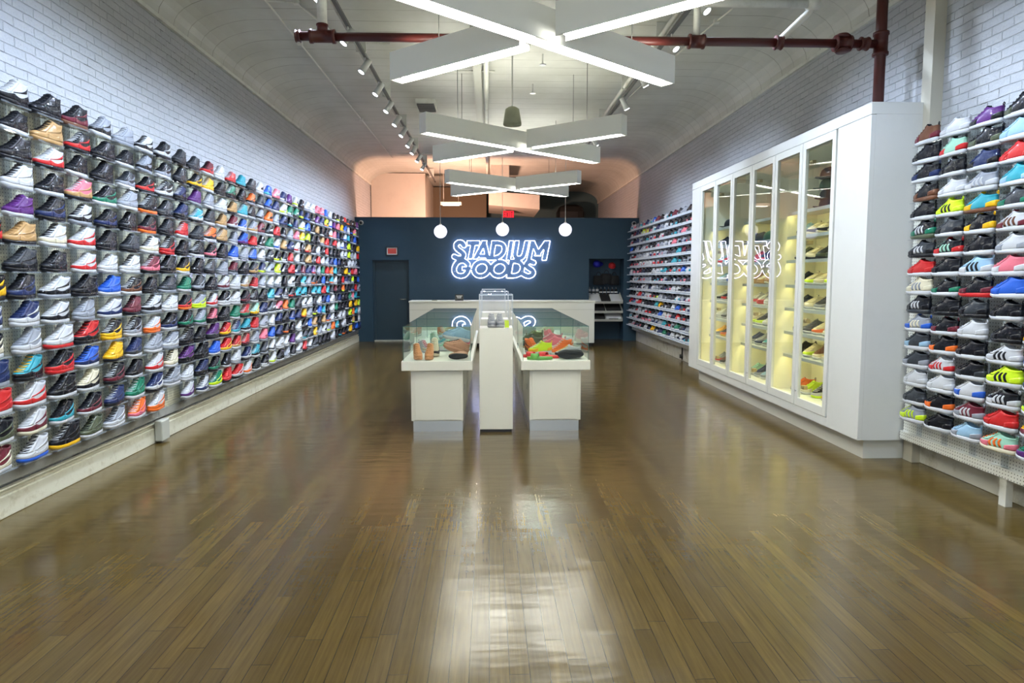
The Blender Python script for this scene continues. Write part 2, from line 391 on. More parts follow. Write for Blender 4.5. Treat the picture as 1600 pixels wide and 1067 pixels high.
def loft_rings(mb, rings, m=0, cap0=True, cap1=True):
    n = len(rings[0]); vs = [p for r in rings for p in r]
    fs = [(i*n+k, i*n+(k+1) % n, (i+1)*n+(k+1) % n, (i+1)*n+k) for i in range(len(rings)-1) for k in range(n)]
    if cap0: fs.append(tuple(range(n))[::-1])
    if cap1: fs.append(tuple(range((len(rings)-1)*n, len(rings)*n)))
    mb.add(vs, fs, m)
def upper_mb(T_, IN, n=28, dip=.02, step=1, mb=None, m=0):
    mb = mb or MB(); tt = list(np.arange(0, len(T_)-1+.001, step))
    rings = [[shoe_pt(T_, t, 2*PI*k/n, 0, dip) for k in range(n)] for t in tt]
    for lv in IN:
        r = []
        for k in range(n):
            th = 2*PI*k/n; u = (1+math.cos(th))/2; sn = math.sin(th)
            r.append(Vector((lv[2]+(lv[3]-lv[2])*u-.148, lv[4]*.98*math.copysign(abs(sn)**.72, sn), lv[0]+(lv[1]-lv[0])*u-dip*math.sin(PI*u))))
        rings.append(r)
    loft_rings(mb, rings, m); return mb
def sole_mb(hz, fz, L, wd, n=28, mb=None, m=0):
    mb = mb or MB(); rings = []
    for (zb, zf, x0, x1, w_) in [(0, .0, .014, L-.020, wd-.006), (.004, .003, .006, L-.010, wd-.001), (hz*.5, fz*.5, .000, L, wd+.001), (hz*.85, fz*.9, .001, L-.001, wd), (hz+.004, fz+.004, .006, L-.008, wd-.004)]:
        r = []
        for k in range(n):
            th = 2*PI*k/n; u = (1+math.cos(th))/2; sn = math.sin(th); x = x0+(x1-x0)*u
            mod = .80+.22*math.exp(-((u-.70)/.26)**2)+.03*math.exp(-((u-.12)/.15)**2)
            z = zb+(zf-zb)*u+.012*max(0, (x/L-.76)/.24)**2
            r.append(Vector((x-.148, w_*mod*math.copysign(abs(sn)**.72, sn), z)))
        rings.append(r)
    loft_rings(mb, rings, m); return mb
def patch(mb, T_, cells, dip=.02, off=.0025, m=0, nu=8, nv=4):
    # cells: function (u,v) in [0,1]^2 -> (theta, t); one raised panel
    o, i = [], []
    for b in range(nv+1):
        for a in range(nu+1):
            th, t = cells(a/nu, b/nv); o.append(shoe_pt(T_, t, th, off, dip)); i.append(shoe_pt(T_, t, th, -.0005, dip))
    W_ = nu+1; N_ = len(o); fs = [(b*W_+a, b*W_+a+1, (b+1)*W_+a+1, (b+1)*W_+a) for b in range(nv) for a in range(nu)]
    ring = [a for a in range(nu+1)]+[b*W_+nu for b in range(1, nv+1)]+[nv*W_+a for a in range(nu-1, -1, -1)]+[b*W_ for b in range(nv-1, 0, -1)]
    fs += [(ring[k], ring[k]+N_, ring[(k+1) % len(ring)]+N_, ring[(k+1) % len(ring)]) for k in range(len(ring))]
    mb.add(o+i, fs, m)
def lin(a, b, f): return a+(b-a)*f
LO = [(zb*1.0+max(0, zb-.034)*.18, zf+max(0, zf-.025)*.18, a, b*.985, w_) for zb, zf, a, b, w_ in LO]
LO_IN = [(zb+max(0, zb-.034)*.18, zf+max(0, zf-.025)*.18, a, b, w_) for zb, zf, a, b, w_ in LO_IN]
def make_shoe(kind, fine=True):
    """dict part name -> mesh"""
    T_, IN, dip = (HI, HI_IN, .016) if kind == 'hi' else (LO, LO_IN, .012)
    nt_ = len(T_)-1; P = {}
    P['upper'] = upper_mb(T_, IN, dip=dip)
    P['sole'] = sole_mb(.030, .026, .300, .049) if kind == 'hi' else sole_mb(.032, .020, .284, .047)
    hc = MB(); patch(hc, T_, lambda u, v: (lin(R(122), R(238), u), lin(.3, (4.6 if kind == 'hi' else 4.0)-1.6*abs(2*u-1)**2, v)), dip, nu=12)
    P['heel_counter'] = hc
    tg = MB(); patch(tg, T_, lambda u, v: (lin(R(-72), R(72), u), lin(.1, 2.2+.9*abs(2*u-1)**3, v)), dip, nu=14)
    if kind == 'hi':
        for s_ in (1, -1): patch(tg, T_, lambda u, v, s_=s_: (s_*lin(R(72), R(124), u), lin(.1, lin(3.1, 1.9, math.sin(PI*u)), v)), dip, nu=8)
    P['toe_guard'] = tg
    es = MB()
    for s_ in (1, -1):
        t0 = 3.2; patch(es, T_, lambda u, v, s_=s_: (s_*lin(R(30), R(60), v)*(1-.15*u), lin(t0, nt_-.1, u)), dip, nu=8, nv=2)
    P['eyestay'] = es
    sp = MB()
    for s_ in (1, -1):
        if kind == 'hi': patch(sp, T_, lambda u, v, s_=s_: (s_*lin(R(66), R(128), u), lin(3.4+1.6*u, 3.9+3.6*u**1.5, v)), dip, .0032, nu=8, nv=2)
        else:
            for q in range(3):
                st_ = MB(); P['stripe#%d' % (q+3*(s_ > 0))] = st_; patch(st_, T_, lambda u, v, s_=s_, q=q: (s_*(R(78+q*15)+lin(0, R(7.5), u)-R(20)*v), lin(.8, 5.4+.3*q, v)), dip, .0032, nu=2, nv=5)
    if kind == 'hi': P['side_panel'] = sp
    la = MB(); k = 6 if kind == 'hi' else 5
    for q in range(k):
        t = lin(3.5, nt_-.4, q/(k-1)); th0 = R(34)
        la.tube([shoe_pt(T_, t, lin(-th0, th0, a/5)*(1 if q % 2 else 1), .0035+.002*math.sin(PI*a/5), dip) for a in range(6)], .0028, 5)
        if q < k-1:
            t2 = lin(3.5, nt_-.4, (q+1)/(k-1)); la.tube([shoe_pt(T_, lin(t, t2, a/4), lin(-th0, th0, a/4), .0045, dip) for a in range(5)], .0024, 5)
    P['laces'] = la
    tn = MB(); zt = .160 if kind == 'hi' else .122; xt = (.117 if kind == 'hi' else .137)-.148; hh = .016 if kind == 'hi' else .022
    rings = []
    for z, dx, w_ in ((-.03, .018, .022), (0, .002, .024), (hh*.6, -.010, .023), (hh, -.014, .017)):
        rings.append([Vector((xt+dx+.004*math.cos(a), w_*math.sin(a), zt+z)) for a in [2*PI*k_/14 for k_ in range(14)]])
    loft_rings(tn, rings)
    if kind == 'lo':   # heel pull loop
        tn2 = MB(); tn2.tube([(-.146, 0, .112), (-.152, 0, .130), (-.145, 0, .138), (-.138, 0, .130), (-.138, 0, .114)], .0035, 6); P['pull_tab'] = tn2
    P['tongue'] = tn
    return {k_: v.mesh(kind+'_'+k_, [FILM['K']], True) for k_, v in P.items()}
SHOES = {k: make_shoe(k) for k in ('hi', 'lo')}
ROLE = {'upper': 0, 'sole': 2, 'heel_counter': 1, 'toe_guard': 1, 'eyestay': 0, 'side_panel': 1, 'stripe': 3, 'laces': 3, 'tongue': 4, 'pull_tab': 4}
PROTO = {}
def proto(kind, skip):
    key = (kind, skip)
    if key in PROTO: return PROTO[key]
    parts = []
    for k_, me in SHOES[kind].items():
        k_ = k_.split('#')[0]
        if k_ in skip: continue
        o = bpy.data.objects.new(k_, me); parts.append(o)
    PROTO[key] = parts; return parts
def cname(k): return SHOE[k][0]
def shoe(kind, spec, name, label, loc, rotz, group, mats=FILM, skip=(), rot=None, scale=1, cat='sneaker', zs=1.):
    """spec: letters upper, overlay, sole, stripes/laces, tongue"""
    root = bpy.data.objects.new(name, None); COL.objects.link(root); root.location = loc; root.rotation_euler = rot or (0, 0, rotz); root.empty_display_size = .05
    root.scale = (scale, scale, scale*zs)
    tag(root, label, cat, group)
    for p in proto(kind, tuple(skip)):
        c = p.copy(); c.name = p.name.split('.')[0]; COL.objects.link(c); c.parent = root
        c.material_slots[0].link = 'OBJECT'; c.material_slots[0].material = mats[spec[min(ROLE[c.name.split('.')[0]], len(spec)-1)]]
    return root
def full(tok, low=False):
    """expand a token: upper[overlay[sole]] -> five letters"""
    u = tok[0]; o = tok[1] if len(tok) > 1 else u
    if len(tok) > 2: s = tok[2]
    elif low: s = 'W'
    else: s = random.choice('WWS' if u in 'WSEH' else 'WKKS' if u != 'K' else 'KKKW')
    l = tok[3] if len(tok) > 3 else (u if low else random.choice([u, u, 'W', 'K']))
    t = tok[4] if len(tok) > 4 else random.choice([u, 'K', o])
    return u+o+s+l+t
def words_for(sp, kind):
    u, o, s = sp[0], sp[1], sp[2]
    w_ = cname(u)
    if o != u: w_ = cname(u)+' and '+cname(o)
    return w_

LT = {  # high-top wall, column by column, top shelf to bottom shelf
 0: 'SK PK L RW WK KR KM KY WNW KEW N R KLW MEW',
 1: 'WKK KKW K W P T DK KNK NWW SWW CKKY WRW WME WWB',
 2: 'KKK TTT WRK K KN WEW K WK WK WWR KRR KKW KCW KKY',
 3: 'KMA KRK KKW FT WKS WRW WRW K S RKK BNW EKW KM LLW',
 4: 'SKW K K KGW KN K W B WN KYY Y KM N SWW',
 5: 'S K DSW S K D W KAW M KSW ND KKW GGW OFWW',
 6: 'WK SK KR KKO KMO WE MF K WK WOO S WRW NW WOO',
 7: 'KW KSW KW D DK KRR K D W KN SW EEW SS .',
 8: 'D D NK NK R K KY G KRO KG K PK W WPW',
 9: 'D KY P CW D K K DS SVV SG K K NK WNW',
 10: 'MRW Y SSW D OK KF D K WRW FK PD BBW KG GVW',
 11: 'W K W T T K S WM KW K RY RY K RR',
 12: 'R GK T MW S B MD W W G NCW RTW W RW',
 13: 'C K C BW BP S K WT KM RG CK RM NW WO',
 14: 'D OK K ST R B DT R K JY R S CK K',
}
RAND = 'KKKKKKKKKDDDWWWWWWWSSSNNNRRRBBGCTMOPYFV'
def rnd_tok():
    u = random.choice(RAND); o = random.choice([u, u, random.choice('KKWWSRNBDOVC')]); return u+o
ZL = [2.734-k*(2.734-.349)/13 for k in range(14)]
# little shelf under each shoe: clear acrylic tray with a back plate
def shelf_mesh(sgn):
    m = MB(); d_ = .135
    m.box(0, sgn*d_, -.135, .135, -.005, 0)
    if sgn > 0: m.box(sgn*d_, sgn*(d_+.004), -.135, .135, -.006, .006)
    m.box(0, sgn*.006, .03, .09, -.145, -.006) if sgn < 0 else m.box(0, .006, .02, .09, -.17, -.006)
    return m.mesh('acrylic_tray', [M['acrylic']])
SH_L, SH_R = shelf_mesh(1), shelf_mesh(-1)
def shelf(me, loc, label, group):
    o = bpy.data.objects.new('sneaker_shelf', me); COL.objects.link(o); o.location = loc; tag(o, label, 'shelf', group); return o
NIND = 15
for c in range(NIND):
    toks = LT[c].split(); y = LY0+LDY*c
    for r_ in range(14):
        tk = toks[r_]
        z = ZL[r_]
        if tk == '.': continue
        sp = full(tk)
        pos = '%s shelf down, %s column from the near end' % (ORD[r_], ORD[c])
        shelf(SH_L, (XL+.022, y, z), 'clear shelf on the high-top wall, '+pos, 'clear shelves on the high-top wall')
        shoe('hi', sp, 'high_top_sneaker', words_for(sp, 'hi')+' high-top sneaker, '+pos, (XL+.022+.098+random.uniform(-.006, .006), y+random.uniform(-.012, .012), z), -PI/2+R(random.uniform(-5, 7)), 'high-top sneakers on the pegboard wall', scale=random.uniform(.93, 1.0), zs=random.uniform(.92, 1.08))
# the rest of the wall, too many to list: one object with a colour per shoe
def merged(kind, spots, name, n=16):
    T_, IN, dip = (HI, HI_IN, .016) if kind == 'hi' else (LO, LO_IN, .012)
    mb = MB(); upper_mb(T_, IN, n, dip, 1.5, mb, 0); s0 = len(mb.v)
    if kind == 'hi': sole_mb(.030, .026, .300, .049, n, mb, 2)
    else: sole_mb(.032, .020, .284, .047, n, mb, 2)
    patch(mb, T_, lambda u, v: (lin(R(122), R(238), u), lin(.3, 4, v)), dip, m=1, nu=6, nv=2)
    patch(mb, T_, lambda u, v: (lin(R(-80), R(80), u), lin(.1, 2.4, v)), dip, m=1, nu=6, nv=2)
    for s_ in (1, -1): patch(mb, T_, lambda u, v, s_=s_: (s_*lin(R(66), R(120), u), lin(3, 5+1.5*u, v)), dip, m=3, nu=4, nv=1)
    V0 = np.array([tuple(p) for p in mb.v]); verts = []; faces = []; cols = []; off = 0
    for (x, y, z, rz, sp) in spots:
        ca, sa = math.cos(rz), math.sin(rz)
        V = V0 @ np.array([[ca, sa, 0], [-sa, ca, 0], [0, 0, 1]]) + np.array([x, y, z]); verts.append(V)
        for f, mi in zip(mb.f, mb.m):
            faces.append(tuple(i+off for i in f)); cc = SHOE[sp[mi]][1]; cols += [(*cc, 1)]*len(f)
        off += len(V0)
    me = bpy.data.meshes.new(name); me.from_pydata(np.concatenate(verts).tolist(), [], faces)
    a = me.color_attributes.new('paint', 'FLOAT_COLOR', 'CORNER'); a.data.foreach_set('color', np.array(cols, dtype=np.float32).ravel())
    me.polygons.foreach_set('use_smooth', [True]*len(faces)); me.update()
    m, nt, b = nm('wrapped_mixed_colours'); at = N(nt, 'ShaderNodeAttribute', attribute_name='paint'); nt.links.new(at.outputs['Color'], b.inputs['Base Color'])
    b.inputs['Roughness'].default_value = .5; b.inputs['Specular IOR Level'].default_value = .12; b.inputs['Coat Weight'].default_value = .6; b.inputs['Coat Roughness'].default_value = .08; b.inputs['Coat IOR'].default_value = 1.5
    v, s = coords(nt); nt.links.new(bump(nt, None, noise(nt, v, 19, 2).outputs[0], .9, .02), b.inputs['Coat Normal'])
    me.materials.append(m); o = bpy.data.objects.new(name, me); COL.objects.link(o); return o
spots = []
for c in range(NIND, NCOL):
    for r_ in range(14):
        spots.append((XL+.12, LY0+LDY*c+random.uniform(-.015, .015), ZL[r_], -PI/2+R(random.uniform(-6, 8)), full(rnd_tok())))
so = merged('hi', spots, 'high_top_sneakers'); so['kind'] = 'stuff'
tag(so, 'rows of mixed-colour high-top sneakers on the far half of the long wall', 'sneakers')
for r_ in range(14):
    y0 = LY0+LDY*(NIND-.5); m = MB(); m.box(0, .135, 0, 15.93-y0, -.006, 0); m.box(.135, .139, 0, 15.93-y0, -.006, .006)
    for c in range(NIND, NCOL): m.box(0, .006, (c-NIND+.4)*LDY, (c-NIND+.8)*LDY, -.075, -.006)
    tag(m.build('shelf_rail', M['acrylic'], loc=(XL+.022, y0, ZL[r_])), 'clear continuous shelf under the far high-top sneakers, %s row down' % ORD[r_], 'shelf', 'clear shelf rows on the high-top wall')

# running shoes beside the cabinet: columns from the cabinet outwards
RT = {
 0: 'AMW K KNW KAA K KGLW DKKW RRW EEWS KKDW SBWE DHW DSW WWW DDW SVWV',
 1: 'W JRW K W VVWK DKW KRWJ K KGW KKK KMW KOW WRWR W KOW K',
 2: 'PKW KLW NKW SWWW CYA KYW K HWWK KMR DKK W K KDW WBW MSWW HSW',
 3: 'KLW HHW RRW CHW DGW WMWA WSW FWW BBW K KKK WWWK VVWK KWWW RRW JFEO',
 4: 'K W D R K OYW DK R FWW K PYWF OBW N GVW YMW GPW'}
ZR = [2.657-k*.150 for k in range(16)]
for c in range(5):
    toks = RT[c].split(); y = 5.10-.298*c
    for r_ in range(16):
        sp = full(toks[r_], True); z = ZR[r_]
        tok = toks[r_]; 
        if len(tok) == 4: sp = tok+sp[4]
        pos = '%s shelf down, %s from the tall cabinet' % (ORD[r_], ORD[c])
        shelf(SH_R, (XR-.142, y, z), 'clear shelf with a running shoe, '+pos, 'clear shelves of the running shoes')
        skip = () if len(tok) == 4 else ('stripe',)
        shoe('lo', sp, 'running_shoe', words_for(sp, 'lo')+' running shoe, '+pos, (XR-.142-.105, y+random.uniform(-.01, .01), z), PI/2+R(random.uniform(-4, 5)), 'running shoes on the white pegboard', skip=skip, scale=random.uniform(.98, 1.04), zs=random.uniform(.96, 1.1))
# far low-tops beyond the cabinet: each one mesh, too small to show parts
def low_far():
    mb = MB(); upper_mb(LO, LO_IN, 16, .022, 1.5, mb, 0); sole_mb(.032, .020, .284, .047, 16, mb, 2)
    patch(mb, LO, lambda u, v: (lin(R(122), R(238), u), lin(.3, 4, v)), .022, m=1, nu=6, nv=2)
    patch(mb, LO, lambda u, v: (lin(R(-80), R(80), u), lin(.1, 2.4, v)), .022, m=1, nu=6, nv=2)
    return mb.mesh('low_top_far', [FILM['K'], FILM['K'], FILM['W']], True)
LF = low_far(); k = 0
for c in range(18):
    for r_ in range(14):
        y = 10.55+.300*c
        if y > 15.9: continue
        sp = full(random.choice(['W', 'S', 'D', 'K'])+random.choice('WKSNRFC') if random.random() < .6 else rnd_tok(), True)
        o = bpy.data.objects.new('low_top_sneaker', LF); COL.objects.link(o); o.location = (XR-.24, y+random.uniform(-.02, .02), 2.72-r_*.176+.006); o.rotation_euler = (0, 0, PI/2+R(random.uniform(-8, 8)))
        for i in range(3): o.material_slots[i].link = 'OBJECT'; o.material_slots[i].material = FILM[sp[i]]
        tag(o, '%s low-top sneaker, %s row down, %s from the cabinet' % (words_for(sp, 'lo'), ORD[r_], (ORD+['eighteenth'])[c]), 'sneaker', 'low-top sneakers between cabinet and partition')
for r_ in range(14):
    m = MB(); m.box(-.17, 0, 0, 5.65, -.012, 0); m.box(-.174, -.17, 0, 5.65, -.018, .003)
    tag(m.build('white_shelf', M['edge'], loc=(XR-.122, 10.28, 2.72-r_*.176)), 'long white shelf of low-top sneakers beyond the cabinet, %s row down' % ORD[r_], 'shelf', 'white shelves beyond the cabinet')

# ------------------------------------------------------------------ tall glazed cabinet
CX, CY0, CY1, CZ0, CZ1 = 3.22, 5.385, 10.12, .177, 3.065
cab = thing('display_cabinet', 'tall built-in white cabinet with six glazed doors and lit shelves', 'cabinet', (0, 0, 0))
m = MB(); Wd = XR-.001
m.box(CX+.04, Wd, CY0, CY0+.60, CZ0, CZ1-.10); m.box(CX+.04, Wd, 9.70, CY1, CZ0, CZ1-.10)                      # solid ends
m.box(CX+.04, Wd, CY0+.60, 9.70, CZ0, CZ0+.13); m.box(CX+.04, Wd, CY0+.60, 9.70, CZ1-.18, CZ1-.10)
m.build('carcass', M['cabwhite'], cab)
bx(CX, Wd, CY0, CY1, CZ1-.10, CZ1).build('top_fascia', M['cabwhite'], cab, bevel=.003)
bx(CX+.09, Wd, CY0+.055, CY1-.25, 0, CZ0).build('plinth', M['white2'], cab)
m = MB(); m.box(CX, CX+.04, CY0, 5.90, CZ0, CZ1-.104); m.box(CX, CX+.04, 9.72, CY1, CZ0, CZ1-.104); m.box(CX, CX+.04, 5.90, 9.72, CZ0, .262)
m.build('face_panel', M['cabwhite'], cab, bevel=.002)
bays = [(5.985, 7.20), (7.24, 8.44), (8.48, 9.68)]
m = MB(); m.box(Wd-.03, Wd, 5.985, 9.70, CZ0+.13, CZ1-.18)
for a, b in bays: m.box(CX+.05, Wd-.03, b, b+.04, CZ0+.13, CZ1-.18)
m.box(CX+.05, Wd-.03, 5.986, 5.995, CZ0+.13, CZ1-.18); m.box(CX+.05, Wd-.03, 5.995, 9.68, CZ0+.13, CZ0+.14); m.box(CX+.05, Wd-.03, 5.995, 9.68, CZ1-.19, CZ1-.18)
m.build('lining', M['cabin'], cab)
SZ = [2.32, 2.055, 1.79, 1.515, 1.255, .99, .73]
for bi, (a, b) in enumerate(bays):
    for z in SZ+[CZ1-.19+.025]:
        if z < 2.5: (lambda q: (q.box(CX+.17, Wd-.03, a+.01 if bi == 0 else a, b, z-.018, z), q.box(CX+.17, CX+.176, a+.01 if bi == 0 else a, b, z-.034, z-.018), q)[2])(MB()).build('shelf', M['shelfgrey'], cab)
        s_ = bx(CX+.178, CX+.190, a+.03, b-.03, z-.023, z-.019); s_.build('led_strip', M['led'], cab)
dy = (9.70-5.92)/6
for i in range(6):
    y0 = 5.92+dy*i+.004; y1 = y0+dy-.008; z0, z1 = .266, CZ1-.106
    m = MB(); fw = .062
    m.box(CX-.004, CX+.03, y0, y0+fw, z0, z1); m.box(CX-.004, CX+.03, y1-fw, y1, z0, z1); m.box(CX-.004, CX+.03, y0+fw, y1-fw, z0, z0+.085); m.box(CX-.004, CX+.03, y0+fw, y1-fw, z1-.075, z1)
    dr = m.build('door', M['white2'], cab, bevel=.002)
    bx(CX+.012, CX+.016, y0+fw, y1-fw, z0+.085, z1-.075).build('glass', M['door_glass'], dr)
    hy = y1-fw+.02 if i % 2 == 0 else y0+fw-.02
    # concealed hinges on the outer stile of each pair, small knob near the foot of the meeting stile
    hy = (y1-fw-.03) if i % 2 == 0 else (y0+fw+.03)
    hy = (y1-fw-.035)
    for hz in (.46, 1.15, 1.95, 2.75):
        if i % 2 == 0:
            hm = MB(); hm.box(CX+.03, CX+.075, hy-.03, hy+.03, hz-.02, hz+.02); hm.tube([(CX+.035, hy, hz), (CX+.025, hy, hz)], .02, 10); hm.build('hinge', M['brass'], dr, bevel=.004)
    if i % 2 == 0:
        km = MB(); km.tube([(CX-.004, y1-.03, .42), (CX-.014, y1-.03, .42)], .011, 12); km.build('lock', M['chrome'], dr)
# contents: shoes standing on the cabinet shelves, toes towards the glass
cabspec = [ # per bay, per level (top shelf first): tokens
 [None, 'HKE EKE EKE EKE LKE', 'LEK EEK DLK KLL EEW', 'KDW EVW EEW EVW VKW', 'DEW EEW DSW SSW TEW', 'ESW DDW EOW EEW SEW', 'KDW EVW AEW YEW RKW', 'OEW VEW KWVW EYW EEW'],
 [None, None, 'RRR NRW PNW KMR', 'TTT ETT TTE EEE', 'WRW WRR WWW RWW', 'EVW KVW WWS WEW', 'NSW SNW CSW EOW', 'JEW NSW HSW EWW'],
 [None, 'KSW', 'HRW RHW BSW', 'HWW SWW SBW NWW', 'WKW KRW WAW OWW', 'WWW SKW DWW RWW', 'YSW KOY DSW EEW', 'SRW AKW LWW JEW'],
]
baynames = ['riser-side bay', 'middle bay', 'partition-side bay']
levels = ['top', 'second', 'third', 'fourth', 'fifth', 'sixth', 'seventh', 'bottom']
for bi, (a, b) in enumerate(bays):
    for li, row in enumerate(cabspec[bi]):
        if not row: continue
        z = (SZ+[CZ0+.14])[li]
        for k, tok in enumerate(row.split()):
            sp = full(tok, True); sp = (tok+sp[4]) if len(tok) == 4 else sp
            yy = b-.13-.215*k
            shoe('lo', sp, 'trainer', '%s trainer, %s cabinet shelf, %s, %s' % (words_for(sp, 'lo'), levels[li], baynames[bi], ORD[k]+' from its far end'),
                 (CX+.345, yy, z+.0005), PI+R(8+random.uniform(-9, 9)), 'trainers in the glazed cabinet', mats=PLAIN, skip=() if len(tok) == 4 else ('stripe',), scale=1.05)
            shoe_z = z
# caps and hats
def cap_mesh(brim=True):
    d = MB(); d.lathe([(.098, 0), (.098, .02), (.094, .055), (.082, .085), (.055, .108), (.02, .118), (.004, .12)], n=20, sy=.92)
    return d
def cap(name, label, loc, rotz, mt, cat='cap', group=None, rot=None):
    t = thing(name, label, cat, loc, rotz, group)
    if rot: t.rotation_euler = rot
    cap_mesh().build('crown', mt, t, True)
    b = MB(); n = 14; o_, i_ = [], []
    for k in range(n+1):
        a = -R(62)+R(124)*k/n; o_.append((.092*math.cos(a)+.075*math.cos(a*1.3), .092*math.sin(a)*.95, .013-.010*abs(math.sin(a)))); i_.append((.086*math.cos(a), .086*math.sin(a)*.92, .010))
    vs = o_+i_+[(x, y, z+.004) for x, y, z in o_]+[(x, y, z+.004) for x, y, z in i_]; W_ = n+1
    fs = []
    for k in range(n): fs += [(k, k+1, W_+k+1, W_+k), (2*W_+k, 3*W_+k, 3*W_+k+1, 2*W_+k+1), (k, 2*W_+k, 2*W_+k+1, k+1)]
    b.add(vs, fs); b.build('brim', mt, t, True)
    bt = MB(); bt.lathe([(.007, 0), (.007, .004), (.003, .006)], (0, 0, .119), 8); bt.build('button', mt, t)
    return t
cgreen = pm('dark_green_felt', (.008, .05, .025), .8); cblack = pm('black_felt', (.012, .012, .015), .8); cblue = pm('navy_felt', (.012, .02, .05), .8)
zt = SZ[0]
cap('baseball_cap', 'navy cap at the foot of the cap stack in the cabinet', (CX+.33, 6.63, zt), PI, cblue, group='caps on the top cabinet shelf')
cap('baseball_cap', 'black cap resting on the navy cap in the cabinet', (CX+.33, 6.63, zt+.085), PI+.2, cblack, group='caps on the top cabinet shelf')
cap('baseball_cap', 'green cap on the black cap in the cabinet', (CX+.33, 6.63, zt+.19), PI-.1, cgreen, group='caps on the top cabinet shelf')
cap('baseball_cap', 'black cap topping the stack in the cabinet', (CX+.33, 6.63, zt+.30), PI+.1, cblack, group='caps on the top cabinet shelf')
cap('baseball_cap', 'black cap in the middle cabinet bay, beside two others', (CX+.30, 8.12, SZ[1]), PI, cblack, group='caps on the top cabinet shelf')
cap('baseball_cap', 'navy cap in the middle cabinet bay behind the black ones', (CX+.30, 8.34, SZ[1]), PI, cblue, group='caps on the top cabinet shelf')
cap('baseball_cap', 'green cap in the middle cabinet bay, closest to the entrance', (CX+.30, 7.90, SZ[1]), PI, cgreen, group='caps on the top cabinet shelf')
cap('baseball_cap', 'black cap alone in the cabinet bay closest to the partition', (CX+.30, 9.25, zt), PI, cblack, group='caps on the top cabinet shelf')

# ------------------------------------------------------------------ display cases
def counter_case(x0, x1, bx0, bx1, y0, y1, label, first):
    L = y1-y0; t = thing('display_case', label, 'display case', ((x0+x1)/2, y0, 0), 0, 'glass-topped display cases')
    c = (x0+x1)/2; a0, a1 = x0-c, x1-c; b0, b1 = bx0-c, bx1-c
    m = MB(); m.box(b0, b1, .05, L-.02, .11, .645); m.build('body', M['white'], t, bevel=.003)
    s_ = 1 if bx0 > 0 else -1   # side panel with a shadow gap on the outer side
    m = MB(); e = b0 if s_ < 0 else b1; m.box(e-.004 if s_ > 0 else e+.004, e+s_*.016, .056, L-.03, .112, .64); 
    m.box(b0+.025, b1-.025, .038, .05, .125, .635); m.build('front_panel', M['white'], t, bevel=.002)
    m = MB(); m.box(b0+.004, b1-.004, .054, L-.03, 0, .11); m.build('kick_plate', M['chrome'], t)
    m = MB(); m.box(a0, a1, 0, L-.004, .645, .742); m.build('deck', M['white'], t, bevel=.004)
    g0, g1 = a0+.018, a1-.018; zg0, zg1 = .742, 1.094; th = .006
    for (n_, q) in (('front', (g0, g1, .012, .012+th, zg0, zg1)), ('back', (g0, g1, L-.02-th, L-.02, zg0, zg1)), ('side', (g0, g0+th, .018, L-.026, zg0, zg1)), ('side', (g1-th, g1, .018, L-.026, zg0, zg1)), ('top', (g0, g1, .012, L-.02, zg1, zg1+th))):
        bx(*q).build('glass_pane', M['glass'], t)
    e = MB()
    for x in (g0, g1-.004):
        e.box(x, x+.004, .009, .012, zg0, zg1)
        e.box(x, x+.004, L-.02, L-.017, zg0, zg1)
    e.box(g0, g1, .008, .012, zg1, zg1+th); e.build('glass_edge', M['gedge'], t)
    if not first:
        pass
    bx(e_ := (b0 if s_ > 0 else b1)-.001, e_+.002, .5, .53, .36, .42).build('lock', M['black'], t)
    return t
YS = [(6.52, 7.74), (7.75, 9.07), (9.08, 10.36)]
wh = ['front end, with tan boots', 'middle of its row', 'end toward the white counter']
wh2 = ['front end, with red and green slides', 'middle of its row', 'end toward the white counter']
for i, (a, b) in enumerate(YS):
    counter_case(-.890, -.165, -.785, -.265, a, b, 'white glass-topped case on the high-top side, '+wh[i], i == 0)
    counter_case(.335, 1.050, .425, .945, a, b, 'white glass-topped case on the cabinet side, '+wh2[i], i == 0)
ped_l = ['white pedestal at the front with grey sneakers under acrylic', 'white pedestal standing second in line behind the grey sneakers', 'white pedestal at the counter end of the line']
for i, y in enumerate((6.52, 7.95, 9.45)):
    t = thing('pedestal', ped_l[i], 'pedestal', (.078, y, 0), 0, 'pedestals between the cases')
    bx(-.172, .172, 0, .345, .03, 1.08).build('column', M['white'], t, bevel=.003)
    bx(-.160, .160, .012, .333, 0, .03).build('foot', M['black'], t)
    m = MB(); th = .008; z1 = 1.415
    m.box(-.172, .172, 0, th, 1.08, z1); m.box(-.172, .172, .345-th, .345, 1.08, z1); m.box(-.172, -.172+th, th, .345-th, 1.08, z1); m.box(.172-th, .172, th, .345-th, 1.08, z1); m.box(-.172, .172, 0, .345, z1, z1+th)
    m.build('acrylic_cover', M['acrylic_box'], t)
    m = MB()
    for x in (-.173, .167):
        for y_ in (-.001, .340): m.box(x, x+.006, y_, y_+.006, 1.08, z1)
    for y_ in (-.001, .340): m.box(-.173, .173, y_, y_+.006, z1+.001, z1+.009)
    m.box(-.173, -.167, .005, .34, z1+.001, z1+.009); m.box(.167, .173, .005, .34, z1+.001, z1+.009)
    m.build('cover_edge', M['edge'], t)
# shoes on the pedestal, toes to the camera
for x, l in ((.035, 'grey sneaker under the acrylic cover, beside its twin on the shoebox side'), (.120, 'grey sneaker under the acrylic cover, beside the lime tag')):
    shoe('lo', 'WSWSS', 'trainer', l, (x, 6.52+.165, 1.0805), -PI/2+R(3), 'pair of grey sneakers on the pedestal', mats=PLAIN, skip=('stripe',))
m = MB(); m.box(-.022, .022, -.001, .001, 0, .075); o = m.build('swing_tag', PLAIN['V'], loc=(.185-.01, 6.62, 1.081)); o.rotation_euler = (R(-8), 0, R(10)); o.location.x = .19-.0
o.location = (.192, 6.60, 1.0805); tag(o, 'lime green tag standing beside the grey sneakers', 'tag')
